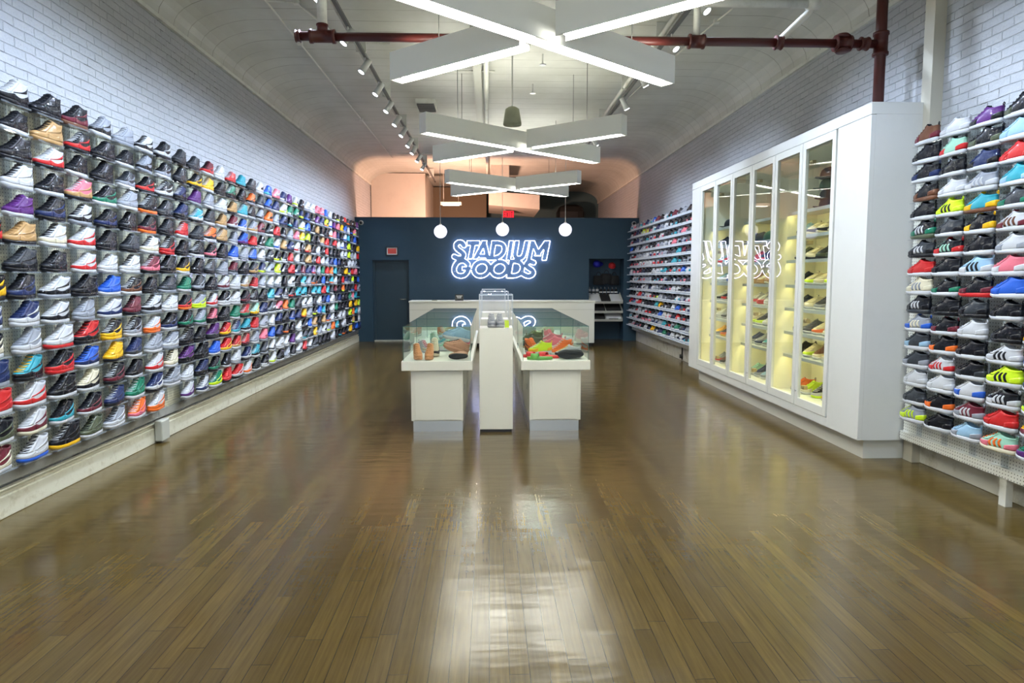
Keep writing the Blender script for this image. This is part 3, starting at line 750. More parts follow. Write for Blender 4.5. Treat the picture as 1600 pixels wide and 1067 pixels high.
# contents of the cases
zd = .7425
G1 = 'shoes in the glass-topped cases'
def cs(kind, sp, label, x, y, rz, dz=0, rot=None, scale=1, name=None, group=G1, skip=('stripe',)):
    return shoe(kind, sp, name or ('trainer' if kind == 'lo' else 'high_top_sneaker'), label, (x, y, zd+dz), rz, group, mats=PLAIN, skip=skip if kind == 'lo' else (), rot=rot, scale=scale, cat='boot' if name == 'lace_up_boot' else 'sneaker')
PLAIN['t'] = pm('wheat_nubuck', (.66, .30, .13), .7); PLAIN['r'] = pm('rose_tan_mesh', (.48, .24, .15), .7)
SHOE['t'] = ('wheat', (.66, .30, .13)); SHOE['r'] = ('rose tan', (.48, .24, .15))
cs('hi', 'ttttt', 'wheat nubuck lace-up boot at the corner of the glass case', -.745, 6.72, -PI/2+R(14), name='lace_up_boot', group='wheat boots in the glass case', scale=.93)
cs('hi', 'ttttt', 'wheat nubuck lace-up boot beside the patterned high-top', -.620, 6.72, -PI/2-R(2), name='lace_up_boot', group='wheat boots in the glass case', scale=.93)
cs('hi', 'EKEEE', 'cream high-top with black markings behind the wheat boots', -.590, 7.02, -PI/2+R(5), scale=1.1)
cs('lo', 'rrrKr', 'rose tan sneaker propped on a dark sole in the glass case', -.36, 6.79, 0, .072, rot=(R(18), R(-22), PI+R(22)), scale=1.05)
cs('lo', 'rrKrr', 'rose tan sneaker with black sole lying on its side', -.315, 6.61, 0, .036, rot=(R(72), 0, PI+R(12)), scale=.72)
cs('lo', 'HHWHN', 'pale blue sneaker with navy tongue raised behind the rose tan pair', -.37, 7.14, 0, .155, rot=(R(10), R(-12), PI+R(20)), scale=1.15)
tag(bx(-.47, -.24, 7.02, 7.26, zd, zd+.11).build('riser_block', M['acrylic_box']), 'clear riser under the pale blue sneaker', 'riser')
cs('lo', 'WEWRW', 'white and cream trainer behind the wheat boots', -.74, 7.35, -PI/2+R(30))
cs('lo', 'JWWWW', 'mint trainer toward the far pane of the tan boot case', -.50, 7.45, PI+R(20))
cs('lo', 'FEWWW', 'pink and cream trainer in the corner of the tan boot case', -.35, 7.50, PI-R(20))
cases2 = [(-.52, 7.9, 'CHWWW'), (-.69, 8.25, 'JWWWW'), (-.36, 8.3, 'EOWWW'), (-.55, 8.65, 'HSWWW'), (-.68, 9.3, 'OEWWW'), (-.4, 9.5, 'SSWWW'), (-.55, 9.95, 'TEWWW'),
          (.54, 7.95, 'LTWKL'), (.78, 8.1, 'FEWWF'), (.58, 8.45, 'LLWLK'), (.83, 8.6, 'FWWFF'), (.54, 9.35, 'SFWWW'), (.83, 9.45, 'EEWWW'), (.68, 9.95, 'DWWWW')]
for k, (x, y, sp) in enumerate(cases2):
    side = 'high-top' if x < 0 else 'cabinet'
    which = 'middle' if y < 9.07 else 'last'
    kk = sum(1 for q in cases2[:k] if (q[0] < 0) == (x < 0) and (q[1] < 9.07) == (y < 9.07))
    cs('lo', sp, '%s trainer in the %s glass case, %s side, %s back' % (words_for(sp, 'lo'), which, side, ORD[kk]), x, y, [PI+R(25), -PI/2+R(20), PI-R(15)][k % 3], scale=1.1)
# right case: slides and shoes
def slide(label, x, y, rz, sole, strap, dz=0):
    t = thing('slide_sandal', label, 'sandal', (x, y, zd+dz), rz, 'slides in the glass case')
    m = MB(); rings = []
    for z, i in ((0, .006), (.004, 0), (.022, 0), (.028, .006)):
        rings.append([Vector((.135*math.cos(a), (.047-i+.006*math.cos(a))*math.copysign(abs(math.sin(a))**.8, math.sin(a)), z+.006*max(0, -math.cos(a)))) for a in [2*PI*k/24 for k in range(24)]])
    loft_rings(m, rings); m.build('footbed', sole, t, True)
    s2 = MB(); vs = []; fs = []; n = 12
    for r0 in (0, .005):
        for xx in (.01, .05, .09):
            for k in range(n+1):
                a = PI*k/n; vs.append((xx, (.050-r0)*math.cos(a), .018+(.045-r0)*math.sin(a)**.7))
    W_ = n+1
    for q in range(2):
        for k in range(n): fs += [(q*W_+k, q*W_+k+1, (q+1)*W_+k+1, (q+1)*W_+k), (3*W_+q*W_+k, 3*W_+(q+1)*W_+k, 3*W_+(q+1)*W_+k+1, 3*W_+q*W_+k+1)]
    for k in range(n): fs += [(k, 3*W_+k, 3*W_+k+1, k+1), (2*W_+k, 2*W_+k+1, 5*W_+k+1, 5*W_+k)]
    s2.add(vs, fs); s2.build('strap', strap, t, True)
mred = pm('red_rubber', (.70, .03, .03), .45); mgrn = pm('green_rubber', (.13, .38, .06), .45); myel = pm('yellow_knit', (.55, .48, .08), .8)
slide('green rubber slide lying at the front of the glass case', .535, 6.625, PI-R(12), mgrn, mgrn)
slide('red rubber slide behind the green one in the glass case', .50, 6.80, R(160), mred, mred)
slide('red rubber slide with its strap showing beside the yellow sneaker', .63, 6.76, R(150), mred, mred, .0)
cs('lo', 'VYWWY', 'yellow green sneaker behind the red slides', .56, 6.98, PI+R(16), .02)
cs('lo', 'KKKVK', 'dark sneaker lying on its side showing its black sole', .855, 6.62, 0, .050, rot=(R(84), 0, PI+R(2)), scale=.98)
cs('lo', 'WKWYW', 'white trainer with yellow laces behind the dark sole', .84, 6.78, PI-R(10), .0)
cs('hi', 'OOWWW', 'orange high-top with white sole in the glass case', .80, 7.08, PI+R(24), .0, scale=1.0)
cs('hi', 'OAWOO', 'orange and brown high-top at the inner pane of the glass case', .50, 7.15, -PI/2+R(30))
cs('hi', 'WOWWW', 'white and orange high-top by the outer pane', .895, 7.24, PI+R(60))
cs('lo', 'LKTLL', 'camouflage-green trainer at the back of the slide case', .50, 7.50, PI+R(10), .03)
cs('lo', 'FFWFF', 'pink trainer at the back of the slide case', .76, 7.48, PI-R(14), .03)

# ------------------------------------------------------------------ cash counter and its small things
t = thing('sales_counter', 'long white counter in front of the blue partition', 'counter', (.32, 14.5, 0))
bx(-2.10, 2.10, 0, .62, .10, 1.03).build('body', M['white2'], t, bevel=.004)
bx(-2.115, 2.115, -.012, .64, 1.03, 1.065).build('worktop', M['white2'], t, bevel=.004)
bx(-2.06, 2.06, .06, .6, 0, .10).build('toe_kick', M['dark'], t)
m = MB()
for z in (.86,): m.box(-2.09, 2.09, -.003, 0, z, z+.006)
m.build('seam', M['grey'], t)
t = thing('card_sign', 'small black notice with white lettering on the white counter', 'sign', (-.66, 14.6, 1.065))
m = MB(); m.obox((0, 0, .075), (.095, 0, 0), (0, .004, 0), (0, .01, .072)); m.build('plaque', M['black'], t)
m = MB()
for z, ws in ((.105, [(-.07, .07)]), (.082, [(-.055, -.01), (0, .05)]), (.06, [(-.045, .045)])):
    for a, b in ws: m.box(a, b, -.008+ (z-.075)*.1, -.0045+(z-.075)*.14, z, z+.012)
m.build('lettering', M['paper'], t)
m = MB(); m.tube([(0, 0, 0), (.02, .03, .05)], .008, 6); 
t2 = thing('card_reader', 'small grey device lying on the counter beside the notice', 'device', (-1.22, 14.62, 1.065)); bx(-.06, .06, -.035, .035, 0, .018).build('case', M['grey'], t2, bevel=.004); bx(-.045, .045, -.02, .02, .018, .022).build('screen', M['black'], t2)

# framed notice above the door
t = thing('picture_frame', 'black-framed red notice above the blue door', 'picture', (-2.37, YB-.001, 2.13))
m = MB(); m.box(-.15, .15, -.02, 0, 0, .022); m.box(-.15, .15, -.02, 0, .198, .22); m.box(-.15, -.128, -.02, 0, .022, .198); m.box(.128, .15, -.02, 0, .022, .198); m.build('frame', M['black'], t)
bx(-.128, .128, -.008, -.001, .022, .198).build('mount', M['paper'], t); m = MB(); m.box(-.105, .105, -.010, -.008, .045, .175); m.build('print', M['paper_red'], t)

# corner cameras
for x, l in ((XL+.16, 'small white dome camera by the high-top wall on the blue partition'), (XR-.13, 'small white dome camera by the white shelves on the blue partition')):
    t = thing('security_camera', l, 'camera', (x, YB, 2.93)); m = MB(); m.tube([(0, 0, 0), (0, -.05, 0)], .055, 18); m.build('housing', M['pipew'], t, True)
    m = MB(); m.tube([(0, -.05, 0), (0, -.085, 0)], [.04, .018], 16); m.build('dome', M['black'], t, True)

# ------------------------------------------------------------------ neon sign: outline of the joined letters
def neon():
    S = []
    def pl(pts, w_=33):            # rounded stroke through smoothed points
        p = np.array(pts, float)
        if len(p) > 3:
            q = np.vstack([2*p[0]-p[1], p, 2*p[-1]-p[-2]]); out = []
            for i in range(1, len(q)-2):
                for t_ in np.linspace(0, 1, 6)[:-1]:
                    out.append(.5*(2*q[i]+(q[i+1]-q[i-1])*t_+(2*q[i-1]-5*q[i]+4*q[i+1]-q[i+2])*t_**2+(-q[i-1]+3*q[i]-3*q[i+1]+q[i+2])*t_**3))
            p = np.array(out+[q[-2]])
        S.append(('c', p, w_, 0, 0))
    def vt(a, b, w_=32, y0=156, y1=438): S.append(('v', np.array([a, b], float), w_, y0, y1))   # stem cut level at top and foot
    def hz(a, b, w_=32): S.append(('h', np.array([a, b], float), w_, 0, 0))                       # bar with square ends
    pl([(256,226),(226,188),(182,180),(146,208),(142,246),(168,286),(216,318),(246,352),(240,390),(198,410),(150,404),(112,386)], 35)
    hz((298,190), (484,190), 34); vt((392,190), (346,408), 32, 156, 420)
    vt((540,190), (422,408), 31, 156, 420); vt((552,190), (602,408), 31); hz((470,378), (600,378), 28)
    vt((686,190), (652,408)); pl([(686,190),(752,190),(806,204),(838,246),(836,300),(808,352),(762,388),(705,405),(660,406)], 32); hz((660,188), (760,188), 32)
    vt((940,190), (905,408), 31)
    vt((1022,190), (998,330), 32, 156, 345); pl([(1000,320),(996,368),(1022,404),(1068,408),(1108,388),(1130,345),(1138,310)], 32); vt((1166,190), (1138,320), 32, 156, 330)
    vt((1248,190), (1202,408), 31); vt((1262,190), (1334,345), 31, 156, 372); vt((1440,190), (1334,345), 31, 156, 372); vt((1470,190), (1428,408), 33)
    pl([(312,496),(268,454),(210,447),(152,478),(116,538),(113,600),(145,648),(205,666),(262,652),(300,610),(314,566)], 34); hz((225,560), (360,552), 26)
    for cx_ in (506, 769):
        S.append(('c', np.array([(cx_+112*math.cos(a)-14*math.sin(a), 562+104*math.sin(a)) for a in np.linspace(0, 2*PI, 41)]), 32, 0, 0))
    vt((942,460), (908,660), 32, 424, 697); pl([(942,455),(1010,452),(1072,474),(1104,528),(1096,590),(1056,640),(990,663),(920,664)], 32); hz((885,664), (990,664), 33)
    pl([(1270,474),(1222,457),(1174,476),(1163,518),(1202,553),(1248,584),(1262,628),(1228,662),(1172,665),(1112,636)], 35)
    gx = np.arange(30, 1560, 4.); gy = np.arange(110, 740, 4.); X, Y = np.meshgrid(gx, gy); D = np.full(X.shape, 1e9)
    for kind, pts, w_, y0, y1 in S:
        if kind == 'c':
            for a, b in zip(pts[:-1], pts[1:]):
                d = b-a; t_ = np.clip(((X-a[0])*d[0]+(Y-a[1])*d[1])/(d@d), 0, 1)
                D = np.minimum(D, np.hypot(X-a[0]-t_*d[0], Y-a[1]-t_*d[1])-w_)
        else:
            a, b = pts; d = b-a; L_ = math.hypot(*d); u = d/L_; al = (X-a[0])*u[0]+(Y-a[1])*u[1]; pe = np.abs(-(X-a[0])*u[1]+(Y-a[1])*u[0])-w_
            D = np.minimum(D, np.maximum(pe, np.maximum(y0-Y, Y-y1)) if kind == 'v' else np.maximum(pe, np.abs(al-L_/2)-L_/2))
    segs = {}; pts_ = {}
    def ep(i, j, e):   # edge point
        k = (i, j, e)
        if k not in pts_:
            a = D[i, j]; b = D[i, j+1] if e == 0 else D[i+1, j]; f = a/(a-b)
            pts_[k] = (gx[j]+(4*f if e == 0 else 0), gy[i]+(4*f if e == 1 else 0))
        return k
    H_, W_ = D.shape
    for i in range(H_-1):
        for j in range(W_-1):
            c = [D[i, j] < 0, D[i, j+1] < 0, D[i+1, j+1] < 0, D[i+1, j] < 0]
            if all(c) or not any(c): continue
            E_ = []
            if c[0] != c[1]: E_.append(ep(i, j, 0))
            if c[1] != c[2]: E_.append(ep(i, j+1, 1))
            if c[2] != c[3]: E_.append(ep(i+1, j, 0))
            if c[3] != c[0]: E_.append(ep(i, j, 1))
            for a, b in ((E_[0], E_[1]),)+(((E_[2], E_[3]),) if len(E_) == 4 else ()):
                segs.setdefault(a, []).append(b); segs.setdefault(b, []).append(a)
    loops = []; seen = set()
    for s_ in list(segs):
        if s_ in seen: continue
        lp = [s_]; seen.add(s_); cur = s_
        while True:
            nx = [q for q in segs[cur] if q not in seen]
            if not nx: break
            cur = nx[0]; seen.add(cur); lp.append(cur)
        if len(lp) > 14: loops.append([pts_[q] for q in lp])
    root = thing('neon_sign', 'glowing white neon sign reading STADIUM GOODS on the blue partition', 'neon sign', (0, YB, 0))
    for lp in loops:
        a = np.array(lp)
        for _ in range(3): a = (np.roll(a, 1, 0)+2*a+np.roll(a, -1, 0))/4
        a = a[::2]
        m = MB(); m.tube([(-1.030+.0017*x, -.06, 2.762-.0017*y) for x, y in a], .0038, 6, closed=True); m.build('neon_outline', M['neon'], root, True)
    m = MB()
    for x, y in ((150,300),(390,300),(690,300),(940,300),(1200,300),(1430,300),(120,600),(506,670),(769,670),(1100,600),(1240,600)): m.tube([(-1.030+.0017*x, 0, 2.762-.0017*y), (-1.030+.0017*x, -.05, 2.762-.0017*y)], .006, 6)
    m.build('standoff', M['pipew'], root)
neon()

# ------------------------------------------------------------------ light fixtures
ZF = 3.30; HH = .235
def xfix(cx_, cy, label):
    t = thing('crossed_beam_light', label, 'ceiling light', (cx_, cy, ZF), 0, 'crossed beam lights')
    hx, hy = 1.20, .975; L = math.hypot(hx, hy)
    for s_ in (1, -1):
        d = Vector((hx/L, s_*hy/L, 0)); p = Vector((-d.y, d.x, 0)); up = Vector((0, 0, 1)); wd = .072
        runs = [(-L, L)] if s_ == 1 else [(-L, -.16), (.16, L)]
        m = MB()
        for a, b in runs:
            c = d*((a+b)/2); h_ = (b-a)/2
            m.obox(c+up*(HH/2+.02), d*h_, p*wd, up*(HH/2-.02))
            for q in (1, -1): m.obox(c+p*q*(wd-.005)+up*.02, d*h_, p*.005, up*.02)
        for e in (-L, L): m.obox(d*(e-math.copysign(.006, e))+up*.02, d*.006, p*(wd-.01), up*.02)
        m.build('beam_housing', M['housing'], t)
        for a, b in runs:
            ub = MB(); c = d*((a+b)/2); ub.obox(c+up*(HH+.003), d*((b-a)/2-.1), p*.035, up*.003); ub.build('added_uplight_strip', M['uplight'], t)  # glowing strip on top of the housing, added to brighten the ceiling
        for a, b in ([(-L+.1, -.1), (.1, L-.1)] if s_ == 1 else [(-L+.1, -.2), (.2, L-.1)]):
            tb = MB(); c = d*((a+b)/2); tb.obox(c+up*.022, d*((b-a)/2), p*.040, up*.008); tb.build('fluorescent_tube', M['tube'], t)
    for e, f in ((-.8, -.65), (.8, -.65), (-.8, .65), (.8, .65)):
        m = MB(); m.tube([(e, f, HH), (e, f, 4.49-ZF)], .004, 6); m.build('hanging_wire', M['grout'], t)
xfix(.40, .85, 'unseen white crossed-beam light added by the shop entrance')  # out of view; added to light the near end, spaced like the others
xfix(.40, 4.82, 'white crossed-beam light that hangs beside the red pipe')
xfix(.43, 8.75, 'middle white crossed-beam light above the display cases')
xfix(.46, 12.75, 'white crossed-beam light closest to the blue partition')
for x, l in ((-1.09, 'round white pendant lamp hanging on the door side of the neon sign'), (.33, 'round white pendant lamp hanging above the middle of the neon sign'), (1.78, 'round white pendant lamp hanging on the niche side of the neon sign')):
    z = {-1.09: 2.64, .33: 2.69, 1.78: 2.69}[x]
    t = thing('globe_pendant', l, 'pendant lamp', (x, 14.85, z), 0, 'globe pendants')
    m = MB(); m.lathe([(.003, -.15)]+[(.15*math.sin(PI*k/16), -.15*math.cos(PI*k/16)) for k in range(1, 16)]+[(.003, .15)], n=28); m.build('globe', M['globe'], t, True)
    m = MB(); m.tube([(0, 0, .148), (0, 0, 4.5-z)], .006, 8); m.lathe([(.03, .140), (.03, .165), (.01, .18)], n=12); m.build('rod', M['pipew'], t)

# track with spots: left run
def track(x, z, y0, y1, label):
    t = thing('lighting_track', label, 'lighting track', (x, y0, z)); bx(-.018, .018, 0, y1-y0, 0, .035).build('rail', M['grout'], t)
    m = MB(); m.tube([(-.05, -.3, .07), (-.05, y1-y0, .07)], .028, 10); m.build('conduit', M['pipew'], t, True)
    m = MB(); k = .4
    while k < y1-y0: m.box(-.09, .03, k, k+.02, .03, .25 if z < 4.3 else .1); k += 1.9
    m.build('clamp', M['pipew'], t)
track(-1.47, 4.23, 5.6, 18.2, 'long lighting track with white conduit on the high-top side of the ceiling')
track(2.02, 4.26, 5.2, 13.2, 'lighting track on the cabinet side of the ceiling')
def spot(x, y, z, target, label, grp, power=SPOT_W, col=(.66, .79, 1)):
    d = (Vector(target)-Vector((x, y, z-.1))).normalized()
    t = thing('track_spotlight', label, 'spotlight', (x, y, z), 0, grp)
    m = MB(); c = Vector((0, 0, -.10)); m.tube([c-d*.09, c+d*.09], [.036, .044], 14); m.build('lamp_head', M['track'], t, True)
    m = MB(); m.tube([(0, 0, 0), (0, 0, -.09)], .011, 6); m.build('stem', M['track'], t)
    m = MB(); m.tube([c+d*.091, c+d*.093], .036, 14); m.build('lens', M['spotface'], t)
    L = bpy.data.lights.new('spot_beam', 'SPOT'); L.energy = power; L.color = col; L.spot_size = R(104); L.spot_blend = 1; L.shadow_soft_size = .035
    o = bpy.data.objects.new('spot_beam', L); COL.objects.link(o); o.parent = t; o.location = c+d*.11; o.rotation_euler = d.to_track_quat('-Z', 'Y').to_euler()
ys = [6.0, 7.05, 8.0, 8.95, 9.85, 10.7, 11.5, 12.4, 13.1, 14.0, 15.0]
for i, y in enumerate(ys):
    spot(-1.47, y, 4.23, (XL+.1, y-.6, 1.4), 'white track spotlight on the high-top side, %s from the red pipe' % ORD[i], 'track spotlights over the high-tops')
for i, y in enumerate([6.2, 7.2, 8.5, 9.65, 11.0, 12.3]):
    spot(2.02, y, 4.26, (XR-.1, y+(-1.3 if i < 2 else .6), 1.3), 'white track spotlight on the cabinet side, %s from the red pipe' % ORD[i], 'track spotlights over the cabinet', SPOT_W*.8)
# spots of the entrance end of the tracks, above the frame, that light the near shelves
for i, y in enumerate([2.6, 3.8, 4.9]):
    spot(-1.47, y, 4.23, (XL+.1, y+.2, 1.5), 'white track spotlight above the near high-tops, %s from the entrance' % ORD[i], 'track spotlights over the high-tops')
for i, y in enumerate([2.8, 4.3]):
    spot(2.02, y, 4.26, (XR-.1, y+.2, 1.3), 'white track spotlight above the running shoes, %s from the entrance' % ORD[i], 'track spotlights over the cabinet', SPOT_W*1.3)

# ------------------------------------------------------------------ pipes and ceiling hardware
PY = 5.8
t = thing('sprinkler_main', 'red sprinkler pipe with riser above the tall cabinet', 'pipe', (0, PY, 0))
m = MB(); m.tube([(-1.66, 0, 3.68), (3.52, 0, 3.68)], .037, 16); m.build('pipe_run', M['red'], t, True)
m = MB(); m.tube([(3.52, 0, 3.07), (3.52, 0, 4.48)], .046, 16); m.build('riser', M['red'], t, True)
def flange(p0, p1, r, name='fitting', n=14, mt=None):
    m = MB(); p0, p1 = Vector(p0), Vector(p1); d = (p1-p0)
    m.tube([p0, p0+d*.12, p0+d*.12, p1-d*.12, p1-d*.12, p1], [r*1.15, r*1.15, r, r, r*1.15, r*1.15], n); m.build(name, mt or M['red'], t, True)
flange((-1.54, 0, 3.68), (-1.32, 0, 3.68), .052); flange((-1.66, 0, 3.68), (-1.62, 0, 3.68), .046); flange((-1.43, 0, 3.68), (-1.43, 0, 3.78), .045)
flange((1.78, 0, 3.68), (1.92, 0, 3.68), .056); flange((2.56, 0, 3.68), (2.62, 0, 3.68), .055); flange((3.33, 0, 3.68), (3.40, 0, 3.68), .052)
flange((3.10, 0, 3.68), (3.24, 0, 3.68), .062); flange((3.52, 0, 3.58), (3.52, 0, 3.78), .058)
m = MB(); m.lathe([(.05, -.02), (.07, 0), (.05, .02)], (3.17, 0, 3.62), 12); m.lathe([(.05, -.02), (.07, 0), (.05, .02)], (3.17, 0, 3.74), 12); m.build('coupling', M['red'], t, True)
m = MB(); m.tube([(-1.43, 0, 3.78), (-1.43, 0, 4.50)], .042, 14); m.build('ceiling_drop', M['pipew'], t, True)
m = MB(); m.tube([(1.85, 0, 3.72), (1.85, 0, 4.50)], .030, 12); m.build('ceiling_drop', M['pipew'], t, True)
m = MB(); m.tube([(1.1, -.2, 3.93), (2.78, -.2, 3.93)], .034, 12); m.tube([(2.78, -.2, 3.93), (2.80, -.12, 3.90), (2.60, 0, 3.70)], .032, 12); m.build('branch_pipe', M['pipew'], t, True)
m = MB(); m.tube([(2.74, -.2, 3.93), (2.84, -.2, 3.93)], .045, 12); m.build('elbow', M['pipew'], t, True)
m = MB(); m.tube([(2.24, -.2, 3.96), (2.24, -.2, 4.5)], .006, 6); m.tube([(1.35, -.2, 3.96), (1.35, -.2, 4.5)], .006, 6); m.build('hanger', M['pipew'], t)
# sprinkler branch pipe running down the room with a flat duct
tag((lambda m: (m.tube([(-.02, 5.2, 4.40), (-.02, 21, 4.40)], .035, 12), m)[1])(MB()).build('white_pipe', M['pipew'], None, True), 'white pipe running down the middle of the ceiling', 'pipe')
tag(bx(-.20, -.085, 7.5, 13.5, 4.40, 4.47).build('cable_tray', M['grey']), 'flat grey cable tray beside the middle ceiling pipe', 'cable tray')
def conduit(pts, label, r=.010):
    m = MB(); m.tube(pts, r, 8, cap=True)
    for p in pts[1:-1]:
        m.box(p[0]-.03, p[0]+.03, p[1]-.03, p[1]+.03, p[2]-.02, p[2]+.02)
    tag(m.build('conduit', M['pipew'], None, False), label, 'conduit')
conduit([(-2.3, 4.5, 4.46), (-2.3, 8.2, 4.46), (-2.3, 12.0, 4.46), (-2.3, 15.8, 4.46)], 'thin white conduit down the ceiling on the high-top side')
conduit([(-2.3, 7.0, 4.46), (-2.0, 7.05, 4.47), (-1.75, 8.2, 4.47), (-1.2, 8.2, 4.47)], 'thin bent conduit crossing to the lighting track')
conduit([(-.6, 9.2, 4.46), (.1, 9.2, 4.46)], 'short thin conduit across the ceiling beside the cable tray', .012)
conduit([(.05, 8.0, 4.47), (1.0, 8.0, 4.47), (1.3, 8.0, 4.47)], 'thin conduit across the ceiling above the hanging bell lamp')
conduit([(2.9, 5.0, 4.44), (2.55, 7.3, 4.44), (2.3, 9.5, 4.44), (2.1, 12.5, 4.44)], 'thin white conduit down the ceiling on the cabinet side')
conduit([(-2.1, 15.2, 4.46), (-1.5, 15.2, 4.46), (.9, 15.2, 4.46)], 'thin conduit across the ceiling in front of the partition')
t = thing('bell_lamp', 'green grey bell lamp hanging among the crossed lights', 'lamp', (.30, 8.0, 3.45))
m = MB(); m.lathe([(.11, 0), (.112, .02), (.10, .10), (.085, .19), (.05, .215), (.02, .225)], n=24); m.build('shade', M['bell'], t, True)
m = MB(); m.tube([(0, 0, .22), (0, 0, 1.04)], .009, 8); m.build('rod', M['pipew'], t)
for x, y, l in ((.72, 8.6, 'sprinkler head on the ceiling in front of the other'), (.68, 9.9, 'sprinkler head on the ceiling behind the other')):
    t = thing('fire_sprinkler', l, 'sprinkler', (x, y, 4.36)); m = MB(); m.tube([(0, 0, .14), (0, 0, .01)], .01, 8); m.lathe([(.045, 0), (.045, .008)], n=14); m.build('deflector', M['chrome'], t)
t = thing('ceiling_vent', 'louvred ceiling vent beside the middle crossed light', 'vent', (-1.02, 11.0, 4.40)); bx(-.16, .16, -.25, .25, .03, .10).build('frame', M['pipew'], t)
m = MB()
for k in range(9): m.box(-.14, .14, -.22+k*.053, -.205+k*.053, 0, .03)
m.build('louvre', M['grout'], t)

# ------------------------------------------------------------------ space behind the partition
m = MB(); m.box(XL+.02, -1.75, 18.2, 21.9, 2.6, 4.48); o = m.build('duct_box', M['duct']); o['kind'] = 'structure'; o.name = 'partition_box'
def hang(o_, pts, z0, z1):
    m = MB()
    for x, y in pts: m.tube([(x, y, z0), (x, y, z1)], .006, 6)
    m.build('hanger', M['pipew'], o_)
struct('partition_brown', bx(-1.75, -.05, 20.8, 21.9, 2.6, 4.46), M['brown'])
m = MB(); m.extrude_y([(.02, 3.62), (1.45, 3.50), (1.45, 3.9), (.02, 4.0)], 18.2, 20.5)
tag(m.build('air_duct', M['duct']), 'cream air duct hanging behind the partition above the exit sign', 'duct')
tag(bx(.08, .55, 16.9, 18.1, 4.05, 4.499).build('air_duct', M['duct']), 'cream duct running along the ceiling behind the partition', 'duct')
m = MB(); m.box(2.3, 3.2, 21.2, 21.999, 2.9, 4.0); tag(m.build('hanging_unit', M['dark'], bevel=.25), 'dark rounded unit hanging at the end wall behind the partition', 'unit')
t = thing('exit_sign', 'red lit EXIT sign on the end wall above the partition', 'sign', (.60, 19.0, 3.32))
bx(-.16, .16, 0, .05, 0, .22).build('case', M['black'], t)
def letters(word, x0, z0, h_, w_, gap, th, mb, y0, y1):
    G = {'E': [(0,0,0,1),(0,0,1,0),(0,.5,.8,.5),(0,1,1,1)], 'X': [(0,0,1,1),(0,1,1,0)], 'I': [(.5,0,.5,1)], 'T': [(.5,0,.5,1),(0,1,1,1)]}
    x = x0
    for ch in word:
        for a, b, c, d in G[ch]:
            p = Vector((x+a*w_, (y0+y1)/2, z0+b*h_)); q = Vector((x+c*w_, (y0+y1)/2, z0+d*h_)); u = (q-p); Ln = u.length; u.normalize(); v_ = Vector((-u.z, 0, u.x))
            mb.obox((p+q)/2, u*(Ln/2+th/2), Vector((0, abs(y1-y0)/2, 0)), v_*th/2)
        x += w_+gap
m = MB(); letters('EXIT', -.125, .04, .14, .045, .022, .018, m, -.012, -.004); m.build('lettering', pm('exit_letter_dark', (.03, .0, .0), .5), t)
bx(-.155, .155, -.004, 0, .005, .215).build('lit_face', M['exit'], t); hang(t, ((-.1, .025), (.1, .025)), .22, .30)
t = thing('strip_light', 'white strip lamp hanging behind the partition', 'ceiling light', (-1.0, 17.6, 3.55)); bx(-.28, .28, -.1, .1, 0, .07).build('housing', M['pipew'], t); bx(-.22, .22, -.07, .07, -.012, 0).build('diffuser', m_emit('strip_lit', (1, .9, .75), 3), t); hang(t, ((-.2, 0), (.2, 0)), .07, .95)
L = bpy.data.lights.new('unseen_warm_light', 'POINT'); L.energy = 170; L.color = (1, .56, .40); L.shadow_soft_size = .15
t = thing('unseen_warm_lamp', 'unseen warm lamp on a made-up stand behind the blue partition', 'lamp', (-.6, 16.42, 0))  # unseen source for the warm glow; its form and stand are invented
m = MB(); m.lathe([(.01, -.06), (.035, -.03), (.035, .01), (.015, .05), (.015, .08)], (0, 0, 2.3), n=12); m.build('bulb', m_emit('warm_bulb', (1, .6, .4), 8), t, True)
m = MB(); m.tube([(0, 0, .02), (0, 0, 2.24)], .014, 8); m.lathe([(.13, 0), (.13, .015), (.03, .03)], n=16); m.build('stand', M['black'], t)
o = bpy.data.objects.new('unseen_warm_light', L); COL.objects.link(o); o.parent = t; o.location = (0, 0, 2.45)

# ------------------------------------------------------------------ display niche in the partition
NY = YB+.44
mblue = pm('royal_blue_cotton', (.01, .012, .35), .8); mredc = pm('red_cotton', (.42, .01, .015), .8); mbl = pm('black_cotton', (.012, .012, .014), .85); mwh = pm('white_cotton', (.72, .73, .76), .85); mpack = pm('clear_pack_white', (.7, .72, .75), .3)
cap('baseball_cap', 'royal blue cap hanging in the niche', (2.76, NY-.13, 1.93), 0, mblue, group='caps in the niche', rot=(R(75), 0, -PI/2+PI/2+0))
cap('baseball_cap', 'red cap hanging in the niche', (3.16, NY-.14, 1.86), 0, mredc, group='caps in the niche', rot=(R(10), R(20), -PI/2))
def bag(x, z, w_, h_, label):
    t = thing('tote_bag', label, 'bag', (x, NY-.02, z), 0, 'bags in the niche')
    m = MB(); rings = [[Vector((w_*s_*c, -.09+.07*k*s_, zz)) for c, k in ((-1, -.6), (-.9, -1), (0, -1.1), (.9, -1), (1, -.6), (1, .6), (.9, .95), (0, 1), (-.9, .95), (-1, .6))] for zz, s_ in ((0, .9), (.02, 1), (h_*.5, 1.0), (h_*.9, .92), (h_, .8))]
    loft_rings(m, rings); m.build('bag_body', mbl, t, True)
    m = MB(); m.tube([(w_*.45*math.cos(a), -.1, h_-.02+.11*math.sin(a)) for a in [PI*k/10 for k in range(11)]], .008, 6); m.build('handle', mbl, t, True)
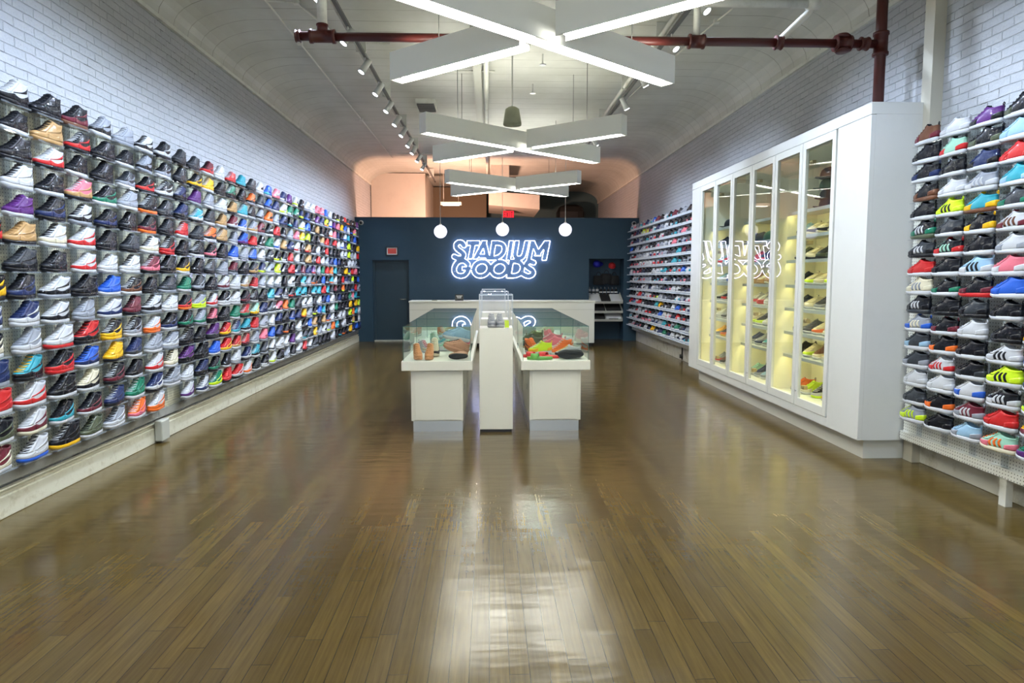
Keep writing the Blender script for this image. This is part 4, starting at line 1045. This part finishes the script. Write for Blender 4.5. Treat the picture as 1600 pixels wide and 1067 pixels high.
bag(2.82, 1.40, .13, .24, 'black bag in the niche under the blue cap'); bag(3.02, 1.42, .14, .27, 'black bag in the middle of the niche'); bag(3.22, 1.40, .12, .24, 'black bag in the niche under the red cap')
for k in range(8):
    x = 2.60+.097*k
    t = thing('sock_pack', '%s pack of socks hanging in the niche, %s from the counter side' % ('white' if k < 3 else 'black', ORD[k]), 'socks', (x, NY-.06, 1.13), 0, 'sock packs hung in the niche')
    m = MB(); m.box(-.036, .036, -.012, .012, .0, .17); m.build('socks', mwh if k < 3 else mbl, t, bevel=.012)
    bx(-.038, .038, -.016, .016, .07, .105).build('band', mbl if k < 3 else mwh, t)
    m = MB(); m.tube([(0, .05, .21), (0, -.03, .21), (0, -.03, .17)], .004, 6); m.build('hook', M['chrome'], t)
for i, z in enumerate((.97, .73, .52)):
    t = thing('shelf_tray', 'white sloped tray in the niche, %s' % ['uppermost', 'middle', 'lowest'][i], 'tray', (2.96, YB-.02, z), 0, 'trays in the niche'); t.rotation_euler = (R(26), 0, 0)
    m = MB(); m.box(-.42, .42, 0, .45, -.02, 0); m.box(-.42, .42, -.012, 0, -.03, .03); m.box(-.42, -.408, 0, .45, 0, .05); m.box(.408, .42, 0, .45, 0, .05); m.build('tray_body', M['white2'], t)
    for k, (x, ct) in enumerate({0: [(-.26, 'w'), (0, 'k'), (.26, 'w')], 1: [(-.2, 'k'), (.2, 'k')], 2: [(-.2, 'k'), (.2, 'w')]}[i]):
        f = thing('folded_shirt', '%s folded shirt on the %s niche tray, %s from the counter' % ({'w': 'white', 'k': 'black'}[ct], ['uppermost', 'middle', 'lowest'][i], ORD[k]), 'shirt', (2.96+x, YB-.02+.19*math.cos(R(26)), z+.001+.19*math.sin(R(26))), 0, 'folded shirts in the niche'); f.rotation_euler = (R(26), 0, 0)
        wd = .12 if i == 0 else .19; bx(-wd, wd, -.15, .2, 0, .035).build('folded_cloth', mwh if ct == 'w' else mbl, f, bevel=.012)
        if i == 2 and ct == 'w': bx(-.12, .12, -.153, -.150, .008, .028).build('printed_lettering', mbl, f)
